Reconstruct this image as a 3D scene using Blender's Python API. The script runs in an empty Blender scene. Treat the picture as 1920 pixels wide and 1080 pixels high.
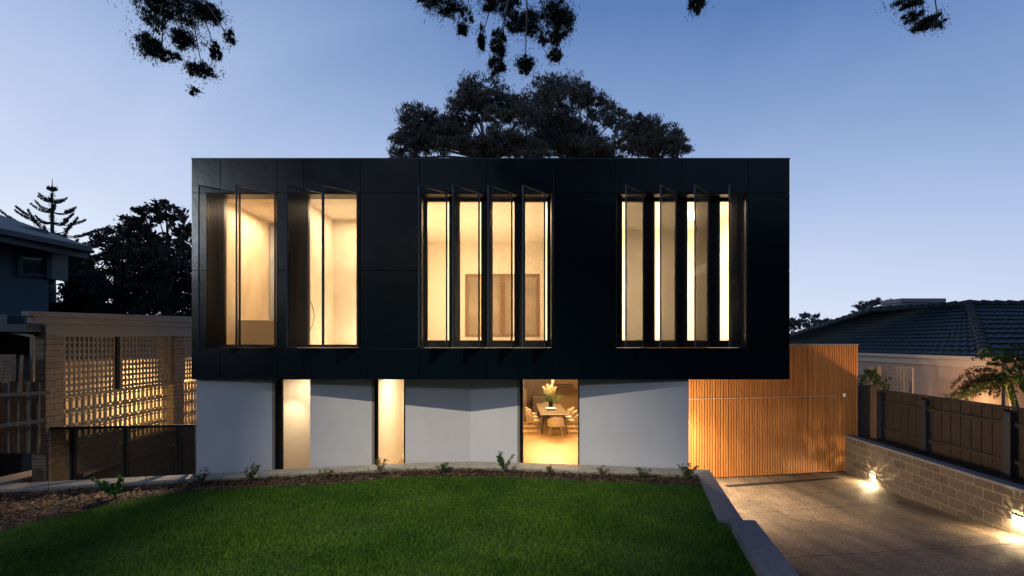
import bpy, math, random
import numpy as np
from mathutils import Vector, Matrix
random.seed(7); RNG = np.random.default_rng(7)
S = bpy.context.scene; C = S.collection; R = math.radians
# ------------------------------------------------------------------ camera, sky, sun, exposure
F, HY, D, CZ = 900.0, 651.0, 9.0, 3.42          # focal (px of 1920), horizon row, distance to facade, eye height
cam = bpy.data.cameras.new('camera'); co = bpy.data.objects.new('camera', cam); C.objects.link(co)
cam.lens = 36*F/1920; cam.sensor_width = 36; cam.shift_y = (HY-540)/1920
co.location = (0, -D, CZ); co.rotation_euler = (R(90), 0, 0); cam.clip_end = 2000; cam.clip_start = .05
S.camera = co
def P(px, py, Z):                                # a pixel at depth Z from the camera -> point
    return Vector(((px-960)/F*Z, Z-D, CZ-(py-HY)/F*Z))
def G(px, py, z=0.0):                            # a pixel on the level plane z -> point
    Z = (CZ-z)*F/(py-HY); return Vector(((px-960)/F*Z, Z-D, z))
def X(px, Z): return (px-960)/F*Z

SUN_DIR = Vector((4.1, 5.6, -1.5)).normalized()
W = bpy.data.worlds.new('World'); S.world = W; W.use_nodes = True
nt = W.node_tree; nt.nodes.clear()
def wn(t, **k):
    n = nt.nodes.new(t)
    for a, b in k.items(): setattr(n, a, b)
    return n
wo = wn('ShaderNodeOutputWorld'); bg = wn('ShaderNodeBackground')
sky = wn('ShaderNodeTexSky'); sky.sky_type = 'NISHITA'; sky.sun_disc = False
sky.sun_elevation = R(4.0); sky.sun_rotation = R(230); sky.altitude = 100; sky.air_density = 1.3; sky.dust_density = .6; sky.ozone_density = 3.5
tc = wn('ShaderNodeTexCoord'); sep = wn('ShaderNodeSeparateXYZ')
nt.links.new(tc.outputs['Generated'], sep.inputs[0])
ramp = wn('ShaderNodeValToRGB')                  # dusk colour by height above the horizon
els = [(0.0,(.81,.89,1.0)),(.12,(.64,.725,.91)),(.30,(.43,.545,.79)),(.45,(.275,.395,.66)),(.62,(.11,.21,.475)),(1.0,(.04,.09,.24))]
ramp.color_ramp.elements[0].position = 0; ramp.color_ramp.elements[1].position = 1
for p, c in els[1:-1]: ramp.color_ramp.elements.new(p)
for e, (p, c) in zip(ramp.color_ramp.elements, els): e.position = p; e.color = (*c, 1)
nz = wn('ShaderNodeTexNoise'); nz.inputs['Scale'].default_value = 1.6; nz.inputs['Detail'].default_value = 5; nz.inputs['Distortion'].default_value = .6
nt.links.new(tc.outputs['Generated'], nz.inputs['Vector'])
m1 = wn('ShaderNodeMath', operation='MULTIPLY_ADD'); m1.inputs[1].default_value = .26; m1.inputs[2].default_value = -.13
nt.links.new(nz.outputs['Fac'], m1.inputs[0])
m2 = wn('ShaderNodeMath', operation='MULTIPLY_ADD'); m2.inputs[1].default_value = .16     # bluer towards the right
nt.links.new(sep.outputs['X'], m2.inputs[0]); nt.links.new(m1.outputs[0], m2.inputs[2])
m3 = wn('ShaderNodeMath', operation='ADD'); nt.links.new(sep.outputs['Z'], m3.inputs[0]); nt.links.new(m2.outputs[0], m3.inputs[1])
nt.links.new(m3.outputs[0], ramp.inputs[0])
sc = wn('ShaderNodeVectorMath', operation='SCALE'); sc.inputs['Scale'].default_value = 9.0
# the afterglow stands behind the house: the sky behind the viewer is darker
mr_ = wn('ShaderNodeMapRange'); mr_.inputs[1].default_value = -.55; mr_.inputs[2].default_value = .45; mr_.inputs[3].default_value = 5.0; mr_.inputs[4].default_value = 11.0
nt.links.new(sep.outputs['Y'], mr_.inputs[0]); nt.links.new(mr_.outputs[0], sc.inputs['Scale'])
nt.links.new(ramp.outputs['Color'], sc.inputs[0])
mx = wn('ShaderNodeMix', data_type='RGBA'); mx.inputs[0].default_value = .92
nt.links.new(sky.outputs[0], mx.inputs[6]); nt.links.new(sc.outputs[0], mx.inputs[7])
nt.links.new(mx.outputs[2], bg.inputs['Color']); bg.inputs['Strength'].default_value = .10
nt.links.new(bg.outputs[0], wo.inputs[0])
sl = bpy.data.lights.new('sun', 'SUN'); sl.energy = .32; sl.angle = R(3); sl.color = (.80, .90, 1)
so = bpy.data.objects.new('sun', sl); C.objects.link(so); so.rotation_euler = SUN_DIR.to_track_quat('-Z', 'Y').to_euler()
S.view_settings.view_transform = 'Standard'; S.view_settings.look = 'None'; S.view_settings.exposure = 0; S.view_settings.gamma = 1
S.render.engine = 'CYCLES'; S.cycles.transparent_max_bounces = 32; S.cycles.max_bounces = 7
try: S.cycles.sample_clamp_indirect = 4
except Exception: pass

# ------------------------------------------------------------------ helpers
def tag(o, label=None, cat=None, group=None, kind=None):
    if label: o['label'] = label
    if cat: o['category'] = cat
    if group: o['group'] = group
    if kind: o['kind'] = kind
    return o
def thing(name, label, cat, loc=(0,0,0), group=None, rz=0):
    o = bpy.data.objects.new(name, None); C.objects.link(o); o.location = loc; o.rotation_euler = (0,0,rz)
    o.empty_display_size = .2
    return tag(o, label, cat, group)
class MB:
    def __init__(s): s.v = []; s.f = []
    def quad(s, *p):
        n = len(s.v); s.v += [tuple(q) for q in p]; s.f.append(tuple(range(n, n+len(p)))); return s
    def box(s, a, b, M=None):
        x0,y0,z0 = [min(a[i],b[i]) for i in range(3)]; x1,y1,z1 = [max(a[i],b[i]) for i in range(3)]
        vs = [Vector(q) for q in ((x0,y0,z0),(x1,y0,z0),(x1,y1,z0),(x0,y1,z0),(x0,y0,z1),(x1,y0,z1),(x1,y1,z1),(x0,y1,z1))]
        if M is not None: vs = [M @ q for q in vs]
        n = len(s.v); s.v += [tuple(q) for q in vs]
        s.f += [tuple(n+i for i in q) for q in ((0,3,2,1),(4,5,6,7),(0,1,5,4),(1,2,6,5),(2,3,7,6),(3,0,4,7))]; return s
    def prism(s, pts, z0, z1):                   # vertical prism on a plan polygon (counter-clockwise); z0/z1 numbers or lists
        n = len(pts); b = len(s.v)
        g = lambda z, i: z[i] if isinstance(z, (list, tuple)) else z
        s.v += [(p[0], p[1], g(z0, i)) for i, p in enumerate(pts)] + [(p[0], p[1], g(z1, i)) for i, p in enumerate(pts)]
        s.f.append(tuple(b+i for i in reversed(range(n)))); s.f.append(tuple(b+n+i for i in range(n)))
        for i in range(n): j = (i+1) % n; s.f.append((b+i, b+j, b+n+j, b+n+i))
        return s
    def bar(s, a, b, w, h=None, up=(0,0,1)):     # a square bar from a to b
        a, b = Vector(a), Vector(b); h = h or w; d = (b-a).normalized(); up = Vector(up)
        if abs(d.dot(up)) > .98: up = Vector((0,1,0))
        sx = d.cross(up).normalized()*w/2; sz = sx.cross(d).normalized()*h/2
        vs = [a-sx-sz, a+sx-sz, a+sx+sz, a-sx+sz, b-sx-sz, b+sx-sz, b+sx+sz, b-sx+sz]
        n = len(s.v); s.v += [tuple(q) for q in vs]
        s.f += [tuple(n+i for i in q) for q in ((0,1,2,3),(7,6,5,4),(0,4,5,1),(1,5,6,2),(2,6,7,3),(3,7,4,0))]; return s
    def tube(s, pts, rad, n=7, cap=True):
        pts = [Vector(p) for p in pts]; m = len(pts)
        if not isinstance(rad, (list, tuple)): rad = [rad]*m
        b = len(s.v)
        for i, p in enumerate(pts):
            d = (pts[min(i+1,m-1)]-pts[max(i-1,0)]).normalized()
            u = d.cross(Vector((0,0,1)) if abs(d.z) < .95 else Vector((0,1,0))).normalized(); w = d.cross(u)
            for k in range(n):
                t = 2*math.pi*k/n; s.v.append(tuple(p+(u*math.cos(t)+w*math.sin(t))*rad[i]))
        for i in range(m-1):
            for k in range(n):
                j = (k+1) % n; s.f.append((b+i*n+k, b+i*n+j, b+(i+1)*n+j, b+(i+1)*n+k))
        if cap: s.f.append(tuple(b+k for k in range(n))); s.f.append(tuple(b+(m-1)*n+k for k in reversed(range(n))))
        return s
    def lathe(s, prof, c=(0,0,0), n=20):         # prof: (radius, z)
        b = len(s.v); m = len(prof)
        for r, z in prof:
            for k in range(n):
                t = 2*math.pi*k/n; s.v.append((c[0]+r*math.cos(t), c[1]+r*math.sin(t), c[2]+z))
        for i in range(m-1):
            for k in range(n):
                j = (k+1) % n; s.f.append((b+i*n+k, b+i*n+j, b+(i+1)*n+j, b+(i+1)*n+k))
        return s
    def build(s, name, m, parent=None, smooth=False, bevel=0):
        me = bpy.data.meshes.new(name); me.from_pydata(s.v, [], s.f); me.update()
        o = bpy.data.objects.new(name, me); C.objects.link(o)
        if m: me.materials.append(m)
        if parent: o.parent = parent
        if smooth: me.polygons.foreach_set('use_smooth', [True]*len(me.polygons))
        if bevel:
            bv = o.modifiers.new('bevel', 'BEVEL'); bv.width = bevel; bv.segments = 2; bv.limit_method = 'ANGLE'
        return o
def np_mesh(name, V, n, m, parent=None):         # V: (count*n, 3) faces of n vertices each
    V = np.asarray(V, dtype=np.float32).reshape(-1, 3); cnt = len(V)//n
    me = bpy.data.meshes.new(name); me.vertices.add(len(V)); me.vertices.foreach_set('co', V.ravel())
    me.loops.add(len(V)); me.loops.foreach_set('vertex_index', np.arange(len(V), dtype=np.int32))
    me.polygons.add(cnt); me.polygons.foreach_set('loop_start', np.arange(0, len(V), n, dtype=np.int32))
    me.update(calc_edges=True); me.validate()
    o = bpy.data.objects.new(name, me); C.objects.link(o)
    if m: me.materials.append(m)
    if parent: o.parent = parent
    return o
def leafquads(c, size, asp=.35, droop=None, rng=RNG):    # rhombic leaves at points c (N,3)
    N = len(c); d = rng.normal(size=(N,3))
    if droop is not None: d = d*.55 + np.array(droop)
    d /= np.linalg.norm(d, axis=1)[:,None]+1e-9
    u = np.cross(d, rng.normal(size=(N,3))); u /= np.linalg.norm(u, axis=1)[:,None]+1e-9
    L = size*rng.uniform(.6, 1.4, size=(N,1)); w = L*asp
    return np.stack([c-d*L*.5, c-d*L*.05+u*w*.5, c+d*L*.5, c-d*L*.05-u*w*.5], axis=1).reshape(-1,3)
def clumpcloud(c, r, count, sub=None, rng=RNG, shell=.45):  # points gathered in twig tufts through an ellipsoid
    c = np.array(c); r = np.array(r); sub = sub or max(6, count//60)
    d = rng.normal(size=(sub,3)); d /= np.linalg.norm(d, axis=1)[:,None]
    rad = (rng.uniform(shell**3, 1.05, size=(sub,1)))**(1/3)
    cen = d*rad; per = rng.integers(0, sub, size=count)
    ts = rng.uniform(.06, .2, size=(sub,1))
    pts = cen[per] + rng.normal(size=(count,3))*ts[per]*np.array((1,1,.75))
    return c + pts*r

# ------------------------------------------------------------------ materials
def mat(name, col, rough=.6, metal=0, spec=.5, noise=0, nscale=5, bump=0, bscale=40, col2=None, stretch=None, coord='Object', emit=None, es=0, backcol=None):
    m = bpy.data.materials.new(name); m.use_nodes = True; t = m.node_tree; b = t.nodes['Principled BSDF']
    b.inputs['Base Color'].default_value = (*col, 1); b.inputs['Roughness'].default_value = rough; b.inputs['Metallic'].default_value = metal
    b.inputs['Specular IOR Level'].default_value = spec
    if emit: b.inputs['Emission Color'].default_value = (*emit, 1); b.inputs['Emission Strength'].default_value = es
    tcn = t.nodes.new('ShaderNodeTexCoord'); mp = t.nodes.new('ShaderNodeMapping'); t.links.new(tcn.outputs[coord], mp.inputs[0])
    if stretch: mp.inputs['Scale'].default_value = stretch
    if noise or col2:
        n = t.nodes.new('ShaderNodeTexNoise'); n.inputs['Scale'].default_value = nscale; n.inputs['Detail'].default_value = 6; n.inputs['Roughness'].default_value = .6
        t.links.new(mp.outputs[0], n.inputs['Vector'])
        r = t.nodes.new('ShaderNodeValToRGB'); c2 = col2 or tuple(c*(1-noise) for c in col)
        r.color_ramp.elements[0].position = .32; r.color_ramp.elements[1].position = .68
        r.color_ramp.elements[0].color = (*c2, 1); r.color_ramp.elements[1].color = (*col, 1)
        t.links.new(n.outputs['Fac'], r.inputs[0]); t.links.new(r.outputs[0], b.inputs['Base Color'])
    if bump:
        n2 = t.nodes.new('ShaderNodeTexNoise'); n2.inputs['Scale'].default_value = bscale; n2.inputs['Detail'].default_value = 5
        t.links.new(mp.outputs[0], n2.inputs['Vector'])
        bp = t.nodes.new('ShaderNodeBump'); bp.inputs['Strength'].default_value = bump; bp.inputs['Distance'].default_value = .02
        t.links.new(n2.outputs['Fac'], bp.inputs['Height']); t.links.new(bp.outputs[0], b.inputs['Normal'])
    return m
def blockmat(name, c1, c2, mortar, w, h, ms=.01, rot=None, offset=.5, bump=.3):   # coursed blocks: x along the wall = local x, height = z
    m = mat(name, c1, .85); t = m.node_tree; b = t.nodes['Principled BSDF']
    tcn = t.nodes.new('ShaderNodeTexCoord'); sp = t.nodes.new('ShaderNodeSeparateXYZ'); cb = t.nodes.new('ShaderNodeCombineXYZ')
    t.links.new(tcn.outputs['Object'], sp.inputs[0])
    ax = rot or (1, 0)
    ma = t.nodes.new('ShaderNodeMath'); ma.operation = 'MULTIPLY'; ma.inputs[1].default_value = ax[0]; t.links.new(sp.outputs['X'], ma.inputs[0])
    mb = t.nodes.new('ShaderNodeMath'); mb.operation = 'MULTIPLY_ADD'; mb.inputs[1].default_value = ax[1]; t.links.new(sp.outputs['Y'], mb.inputs[0]); t.links.new(ma.outputs[0], mb.inputs[2])
    t.links.new(mb.outputs[0], cb.inputs['X']); t.links.new(sp.outputs['Z'], cb.inputs['Y'])
    br = t.nodes.new('ShaderNodeTexBrick'); br.offset = offset; br.inputs['Scale'].default_value = 1
    br.inputs['Brick Width'].default_value = w; br.inputs['Row Height'].default_value = h; br.inputs['Mortar Size'].default_value = ms; br.inputs['Mortar Smooth'].default_value = .1
    br.inputs['Color1'].default_value = (*c1, 1); br.inputs['Color2'].default_value = (*c2, 1); br.inputs['Mortar'].default_value = (*mortar, 1)
    t.links.new(cb.outputs[0], br.inputs['Vector'])
    n = t.nodes.new('ShaderNodeTexNoise'); n.inputs['Scale'].default_value = 14; n.inputs['Detail'].default_value = 8; n.inputs['Roughness'].default_value = .75; t.links.new(tcn.outputs['Object'], n.inputs['Vector'])
    mr = t.nodes.new('ShaderNodeMapRange'); mr.inputs[1].default_value = .3; mr.inputs[2].default_value = .7; mr.inputs[3].default_value = .6; mr.inputs[4].default_value = 1.3; t.links.new(n.outputs['Fac'], mr.inputs[0])
    vm = t.nodes.new('ShaderNodeVectorMath'); vm.operation = 'SCALE'; t.links.new(br.outputs['Color'], vm.inputs[0]); t.links.new(mr.outputs[0], vm.inputs['Scale'])
    t.links.new(vm.outputs[0], b.inputs['Base Color'])
    bp = t.nodes.new('ShaderNodeBump'); bp.inputs['Strength'].default_value = bump; bp.inputs['Distance'].default_value = .008; bp.invert = True
    t.links.new(br.outputs['Fac'], bp.inputs['Height'])
    bp2 = t.nodes.new('ShaderNodeBump'); bp2.inputs['Strength'].default_value = .4; bp2.inputs['Distance'].default_value = .01
    t.links.new(n.outputs['Fac'], bp2.inputs['Height']); t.links.new(bp.outputs[0], bp2.inputs['Normal']); t.links.new(bp2.outputs[0], b.inputs['Normal'])
    return m
def seethrough(name, col, alpha, rough=.4, metal=0, tint=(1,1,1)):   # a fine perforated sheet: part open, part solid
    m = mat(name, col, rough, metal); t = m.node_tree; b = t.nodes['Principled BSDF']; o = t.nodes['Material Output']
    tr = t.nodes.new('ShaderNodeBsdfTransparent'); tr.inputs[0].default_value = (*tint, 1)
    mi = t.nodes.new('ShaderNodeMixShader'); mi.inputs[0].default_value = alpha
    t.links.new(tr.outputs[0], mi.inputs[1]); t.links.new(b.outputs[0], mi.inputs[2]); t.links.new(mi.outputs[0], o.inputs[0])
    return m
def glassmat(name, tint=(1,1,1), refl=1.0):
    m = bpy.data.materials.new(name); m.use_nodes = True; t = m.node_tree; t.nodes.clear()
    o = t.nodes.new('ShaderNodeOutputMaterial'); g = t.nodes.new('ShaderNodeBsdfGlossy'); g.inputs['Roughness'].default_value = .01
    tr = t.nodes.new('ShaderNodeBsdfTransparent'); tr.inputs[0].default_value = (*tint, 1)
    fr = t.nodes.new('ShaderNodeFresnel'); fr.inputs[0].default_value = 1.45
    mu = t.nodes.new('ShaderNodeMath'); mu.operation = 'MULTIPLY'; mu.inputs[1].default_value = refl; t.links.new(fr.outputs[0], mu.inputs[0])
    mi = t.nodes.new('ShaderNodeMixShader'); t.links.new(mu.outputs[0], mi.inputs[0]); t.links.new(tr.outputs[0], mi.inputs[1]); t.links.new(g.outputs[0], mi.inputs[2]); t.links.new(mi.outputs[0], o.inputs[0])
    return m
def leafmat(name, c1, c2, trans=.25, nscale=1.5, rough=.55):
    m = mat(name, c1, rough, spec=.3, col2=c2, noise=.5, nscale=nscale, coord='Object'); t = m.node_tree; b = t.nodes['Principled BSDF']; o = t.nodes['Material Output']
    tl = t.nodes.new('ShaderNodeBsdfTranslucent'); src = b.inputs['Base Color'].links[0].from_socket; t.links.new(src, tl.inputs[0])
    mi = t.nodes.new('ShaderNodeMixShader'); mi.inputs[0].default_value = trans
    t.links.new(b.outputs[0], mi.inputs[1]); t.links.new(tl.outputs[0], mi.inputs[2]); t.links.new(mi.outputs[0], o.inputs[0]); return m
M = {}
M['clad'] = mat('black_cladding', (.0012,.0062,.0125), .20, spec=.36, bump=.35, bscale=1.1, noise=.4, nscale=1.2)
M['dark'] = mat('dark_core', (.006,.007,.009), .8)
M['frame'] = mat('dark_window_frame', (.012,.011,.011), .4)
M['louvre'] = seethrough('perforated_metal', (.020,.019,.019), .46, .45, .3)
M['louvre_frame'] = mat('louvre_edge_metal', (.045,.062,.085), .35, metal=.3)
M['plaster'] = mat('interior_paint', (.72,.66,.56), .7)
M['plaster_blue'] = mat('grey_bathroom_tile', (.42,.44,.50), .35, noise=.35, nscale=2.5)
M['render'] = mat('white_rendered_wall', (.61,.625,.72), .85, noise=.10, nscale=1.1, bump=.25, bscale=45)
M['glass'] = glassmat('window_glass')
M['oak'] = mat('oak_floor', (.50,.30,.12), .38, noise=.25, nscale=3, stretch=(9,.6,1))
M['timber_in'] = mat('pale_timber_panelling', (.42,.27,.13), .5, noise=.3, nscale=4, stretch=(8,8,.6))
M['cab'] = mat('dark_timber_cabinet', (.11,.075,.05), .4, noise=.4, nscale=4, stretch=(6,6,.8))
M['tabletop'] = mat('smoked_oak', (.17,.125,.085), .3, noise=.4, nscale=4, stretch=(8,.8,1))
M['blackmetal'] = mat('black_metal', (.02,.018,.016), .35, metal=.4)
M['cream'] = mat('cream_upholstery', (.34,.26,.17), .8, bump=.1, bscale=200)
M['white'] = mat('white_ceramic', (.8,.78,.74), .25)
M['cedar'] = mat('cedar_battens', (.66,.29,.085), .5, col2=(.44,.17,.047), nscale=3.0, stretch=(4.3,.1,.14), bump=.15, bscale=30)
M['cedarback'] = mat('cedar_backing', (.025,.010,.005), .9)
M['steel'] = mat('brushed_steel', (.6,.6,.58), .3, metal=.9)
M['conc'] = mat('pale_concrete_capping', (.48,.45,.40), .8, noise=.25, nscale=6, bump=.15, bscale=60)
M['bluestone'] = mat('bluestone_capping', (.20,.215,.245), .75, noise=.3, nscale=9, bump=.15, bscale=60)
M['soil'] = mat('dark_soil', (.03,.02,.014), .95, noise=.5, nscale=12, bump=.6, bscale=50)
M['chip'] = mat('bark_mulch', (.21,.125,.07), .9, col2=(.035,.02,.012), nscale=9, noise=.5)
M['lawnbase'] = mat('lawn_soil', (.035,.075,.015), .95, noise=.4, nscale=20)
M['ground'] = mat('rough_ground', (.05,.05,.04), .95, noise=.4, nscale=2)
M['weather'] = mat('weathered_paling', (.30,.225,.16), .85, col2=(.13,.095,.065), nscale=6, stretch=(6,6,.7), bump=.3, bscale=40)
M['palings'] = mat('grey_brown_paling', (.044,.031,.024), .85, col2=(.020,.015,.012), nscale=5, stretch=(7,7,.7), bump=.3, bscale=40)
M['postblue'] = mat('slate_painted_post', (.012,.018,.028), .6)
M['fascia'] = mat('cream_painted_fascia', (.24,.215,.20), .6, noise=.15, nscale=3)
M['breeze'] = mat('cream_breeze_block', (.33,.27,.20), .85, noise=.2, nscale=10, bump=.2, bscale=90)
M['lattice'] = mat('cream_lattice', (.27,.22,.18), .75, noise=.2, nscale=8)
M['shade'] = seethrough('black_shade_mesh', (.006,.005,.005), .86, .8)
M['nwall'] = mat('grey_weatherboard', (.075,.13,.165), .75, noise=.15, nscale=2)
M['ntrim'] = mat('slate_blue_trim', (.03,.055,.075), .6)
M['nroof'] = mat('grey_roof_sheet', (.05,.075,.09), .6, noise=.25, nscale=4)
M['tile'] = mat('dark_roof_tile', (.026,.040,.046), .6, spec=.35, col2=(.010,.016,.020), nscale=7, bump=.3, bscale=30)
M['rwall'] = mat('peach_render', (.40,.30,.24), .85, noise=.08, nscale=3)
M['rtrim'] = mat('cream_gutter', (.44,.37,.32), .5)
M['chim'] = mat('grey_chimney_render', (.30,.32,.34), .85, noise=.2, nscale=6)
M['bark'] = mat('gum_bark', (.17,.155,.14), .85, noise=.5, nscale=3)
M['barkdark'] = mat('dark_bark', (.05,.042,.036), .9, noise=.4, nscale=4)
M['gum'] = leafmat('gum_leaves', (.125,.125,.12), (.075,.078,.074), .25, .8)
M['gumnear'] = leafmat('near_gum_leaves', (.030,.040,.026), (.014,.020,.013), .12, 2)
M['dark_leaf'] = leafmat('dark_evergreen_leaves', (.055,.055,.052), (.022,.023,.023), .08, .8)
M['pine'] = leafmat('norfolk_needles', (.022,.032,.034), (.012,.018,.020), .1, 1)
M['far'] = leafmat('hazed_distant_leaves', (.10,.13,.16), (.06,.08,.10), .2, .8)  # pale blue haze is mixed into these leaf colours
M['shrub'] = leafmat('young_shrub_leaves', (.10,.17,.045), (.05,.10,.03), .3, 14)
M['shrubrust'] = leafmat('rusty_shrub_leaves', (.24,.15,.08), (.12,.11,.045), .3, 14)
M['shrubgreen'] = leafmat('fresh_shrub_leaves', (.045,.17,.03), (.02,.09,.02), .3, 14)
M['frond'] = leafmat('dry_frond', (.085,.048,.022), (.04,.025,.012), .2, 5)
M['green_bush'] = leafmat('climber_leaves', (.055,.115,.018), (.03,.06,.012), .3, 4)
M['stem'] = mat('green_brown_stem', (.10,.09,.04), .8)
M['plume'] = leafmat('pampas_plume', (.75,.62,.42), (.6,.45,.25), .4, 20)
def grassmat():
    m = leafmat('lawn_blades', (.135,.27,.03), (.05,.16,.018), .45, 1.1); t = m.node_tree; b = t.nodes['Principled BSDF']; src = b.inputs['Base Color'].links[0].from_socket
    tcn = t.nodes.new('ShaderNodeTexCoord'); v = t.nodes.new('ShaderNodeTexNoise'); v.inputs['Scale'].default_value = 26; v.inputs['Detail'].default_value = 2; t.links.new(tcn.outputs['Object'], v.inputs['Vector'])
    mr = t.nodes.new('ShaderNodeMapRange'); mr.inputs[1].default_value = .33; mr.inputs[2].default_value = .67; mr.inputs[3].default_value = .35; mr.inputs[4].default_value = 1.5; t.links.new(v.outputs['Fac'], mr.inputs[0])
    vm = t.nodes.new('ShaderNodeVectorMath'); vm.operation = 'SCALE'; t.links.new(src, vm.inputs[0]); t.links.new(mr.outputs[0], vm.inputs['Scale'])
    t.links.new(vm.outputs[0], b.inputs['Base Color'])
    for n in t.nodes:
        if n.type == 'BSDF_TRANSLUCENT': t.links.new(vm.outputs[0], n.inputs[0])
    return m
M['grass'] = grassmat()
M['lamp'] = mat('lit_lamp', (.9,.85,.7), .4, emit=(1,.86,.62), es=30)
M['steplens'] = mat('lit_step_light', (.9,.85,.7), .4, emit=(1,.80,.50), es=25)

def light(kind, loc, energy, col, size=.3, spot=None, aim=None, blend=.5, shape=None, size_y=None):
    l = bpy.data.lights.new('lamp_light', kind); l.energy = energy; l.color = col
    if kind == 'AREA':
        l.size = size
        if size_y: l.shape = 'RECTANGLE'; l.size_y = size_y
    else: l.shadow_soft_size = size
    if kind == 'SPOT': l.spot_size = R(spot or 90); l.spot_blend = blend
    o = bpy.data.objects.new('lamp_light', l); C.objects.link(o); o.location = loc
    if aim is not None: o.rotation_euler = (Vector(aim)-Vector(loc)).to_track_quat('-Z', 'Y').to_euler()
    return o
WARM = (1, .66, .32); WARM2 = (1, .76, .48)
# ================================================================== GROUND, DRIVEWAY, LAWN
KZ = 1.10
def drive_z(Y):                                  # the driveway is level at the gate and climbs to the street
    Z = Y+D
    return 0.0 if Z > 10.9 else (10.9-Z)*.05+max(0, 9.5-Z)*.045
gr = MB().quad((-400,-400,-.06),(400,-400,-.06),(400,400,-.06),(-400,400,-.06)).build('ground', M['ground']); tag(gr, kind='structure')
# driveway: exposed aggregate concrete
def dmat():
    m = mat('exposed_aggregate', (.20,.155,.115), .7); t = m.node_tree; b = t.nodes['Principled BSDF']
    tcn = t.nodes.new('ShaderNodeTexCoord')
    v = t.nodes.new('ShaderNodeTexVoronoi'); v.inputs['Scale'].default_value = 55; t.links.new(tcn.outputs['Object'], v.inputs['Vector'])
    n = t.nodes.new('ShaderNodeTexNoise'); n.inputs['Scale'].default_value = .9; n.inputs['Detail'].default_value = 8; n.inputs['Roughness'].default_value = .75; t.links.new(tcn.outputs['Object'], n.inputs['Vector'])
    r1 = t.nodes.new('ShaderNodeValToRGB'); r1.color_ramp.elements[0].color = (.07,.05,.037,1); r1.color_ramp.elements[1].color = (.30,.23,.165,1)
    sp = t.nodes.new('ShaderNodeSeparateColor'); t.links.new(v.outputs['Color'], sp.inputs[0]); t.links.new(sp.outputs[0], r1.inputs[0])
    mr = t.nodes.new('ShaderNodeMapRange'); mr.inputs[1].default_value = .3; mr.inputs[2].default_value = .7; mr.inputs[3].default_value = .42; mr.inputs[4].default_value = 1.2; t.links.new(n.outputs['Fac'], mr.inputs[0])
    vm = t.nodes.new('ShaderNodeVectorMath'); vm.operation = 'SCALE'; t.links.new(r1.outputs[0], vm.inputs[0]); t.links.new(mr.outputs[0], vm.inputs['Scale']); t.links.new(vm.outputs[0], b.inputs['Base Color'])
    mp2 = t.nodes.new('ShaderNodeMapping'); mp2.inputs['Scale'].default_value = (1.9,.22,1); t.links.new(tcn.outputs['Object'], mp2.inputs[0])
    n3 = t.nodes.new('ShaderNodeTexNoise'); n3.inputs['Scale'].default_value = 1.5; n3.inputs['Detail'].default_value = 6; t.links.new(mp2.outputs[0], n3.inputs['Vector'])
    m3_ = t.nodes.new('ShaderNodeMapRange'); m3_.inputs[1].default_value = .35; m3_.inputs[2].default_value = .6; m3_.inputs[3].default_value = .55; m3_.inputs[4].default_value = 1.0; t.links.new(n3.outputs['Fac'], m3_.inputs[0])
    v3 = t.nodes.new('ShaderNodeVectorMath'); v3.operation = 'SCALE'; t.links.new(vm.outputs[0], v3.inputs[0]); t.links.new(m3_.outputs[0], v3.inputs['Scale']); t.links.new(v3.outputs[0], b.inputs['Base Color'])
    bp = t.nodes.new('ShaderNodeBump'); bp.inputs['Strength'].default_value = .5; bp.inputs['Distance'].default_value = .006; t.links.new(v.outputs['Distance'], bp.inputs['Height']); t.links.new(bp.outputs[0], b.inputs['Normal'])
    return m
M['drive'] = dmat()
mb = MB(); ys = [-16,-12,-9,-7,-5,-4,-3,-2.5,-2,-1.5,-1,-.5,0,.5,1,1.5,1.9,2.5,3,3.6,4.4,5.0]
for a, b in zip(ys, ys[1:]):
    for x0, x1 in ((1.2,5),(5,9.4),):
        mb.quad((x0,a,drive_z(a)),(x1,a,drive_z(a)),(x1,b,drive_z(b)),(x0,b,drive_z(b)))
tag(mb.build('driveway', M['drive']), kind='structure')
# gate line (plan) : from its left end under the house to its right end past the planter
GL = Vector((3.36, 12.14-D, 0)); GA = Vector((4.57, 12.36-D, 0)); GB = Vector((9.10, 13.20-D, 0)); GR = Vector((9.60, 13.29-D, 0))
gd = (GB-GA).normalized(); gn = Vector((gd.y, -gd.x, 0))     # gn points to the camera
# saw-cut joints and the drain grate across the driveway
jt = MB()
for (a, b) in ((G(1372,971), G(1702,943)), (G(1480,1066,.14), G(1910,1030,.14))):
    d = (b-a).normalized(); n = Vector((-d.y, d.x, 0))*.006; k = 12
    for i in range(k):
        p = a+(b-a)*i/k; q = a+(b-a)*(i+1)/k
        zp = drive_z(p.y)+.004; zq = drive_z(q.y)+.004
        jt.quad((p.x-n.x,p.y-n.y,zp),(q.x-n.x,q.y-n.y,zq),(q.x+n.x,q.y+n.y,zq),(p.x+n.x,p.y+n.y,zp))
tag(jt.build('driveway_joint', M['dark']), kind='structure')
dr = thing('drain_channel', 'dark channel drain with slotted grate across the driveway before the garage door', 'drain', G(1362,912))
o0 = G(1362,912); a = Vector((0,0,0)); b = G(1571,897)-o0; dd = b.normalized(); ang = math.atan2(dd.y, dd.x); Md = Matrix.Rotation(ang, 4, 'Z')
L = b.length; mb = MB()
mb.box((0,-.07,.003),(L,-.058,.012), Md); mb.box((0,.058,.003),(L,.07,.012), Md)
for i in range(int(L/.03)): mb.box((i*.03,-.058,.003),(i*.03+.014,.058,.010), Md)
mb.build('grate', mat('black_iron_grate', (.03,.028,.026), .6, metal=.5), dr)
MB().box((0,-.058,.002),(L,.058,.0045), Md).build('channel', M['dark'], dr)

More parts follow.
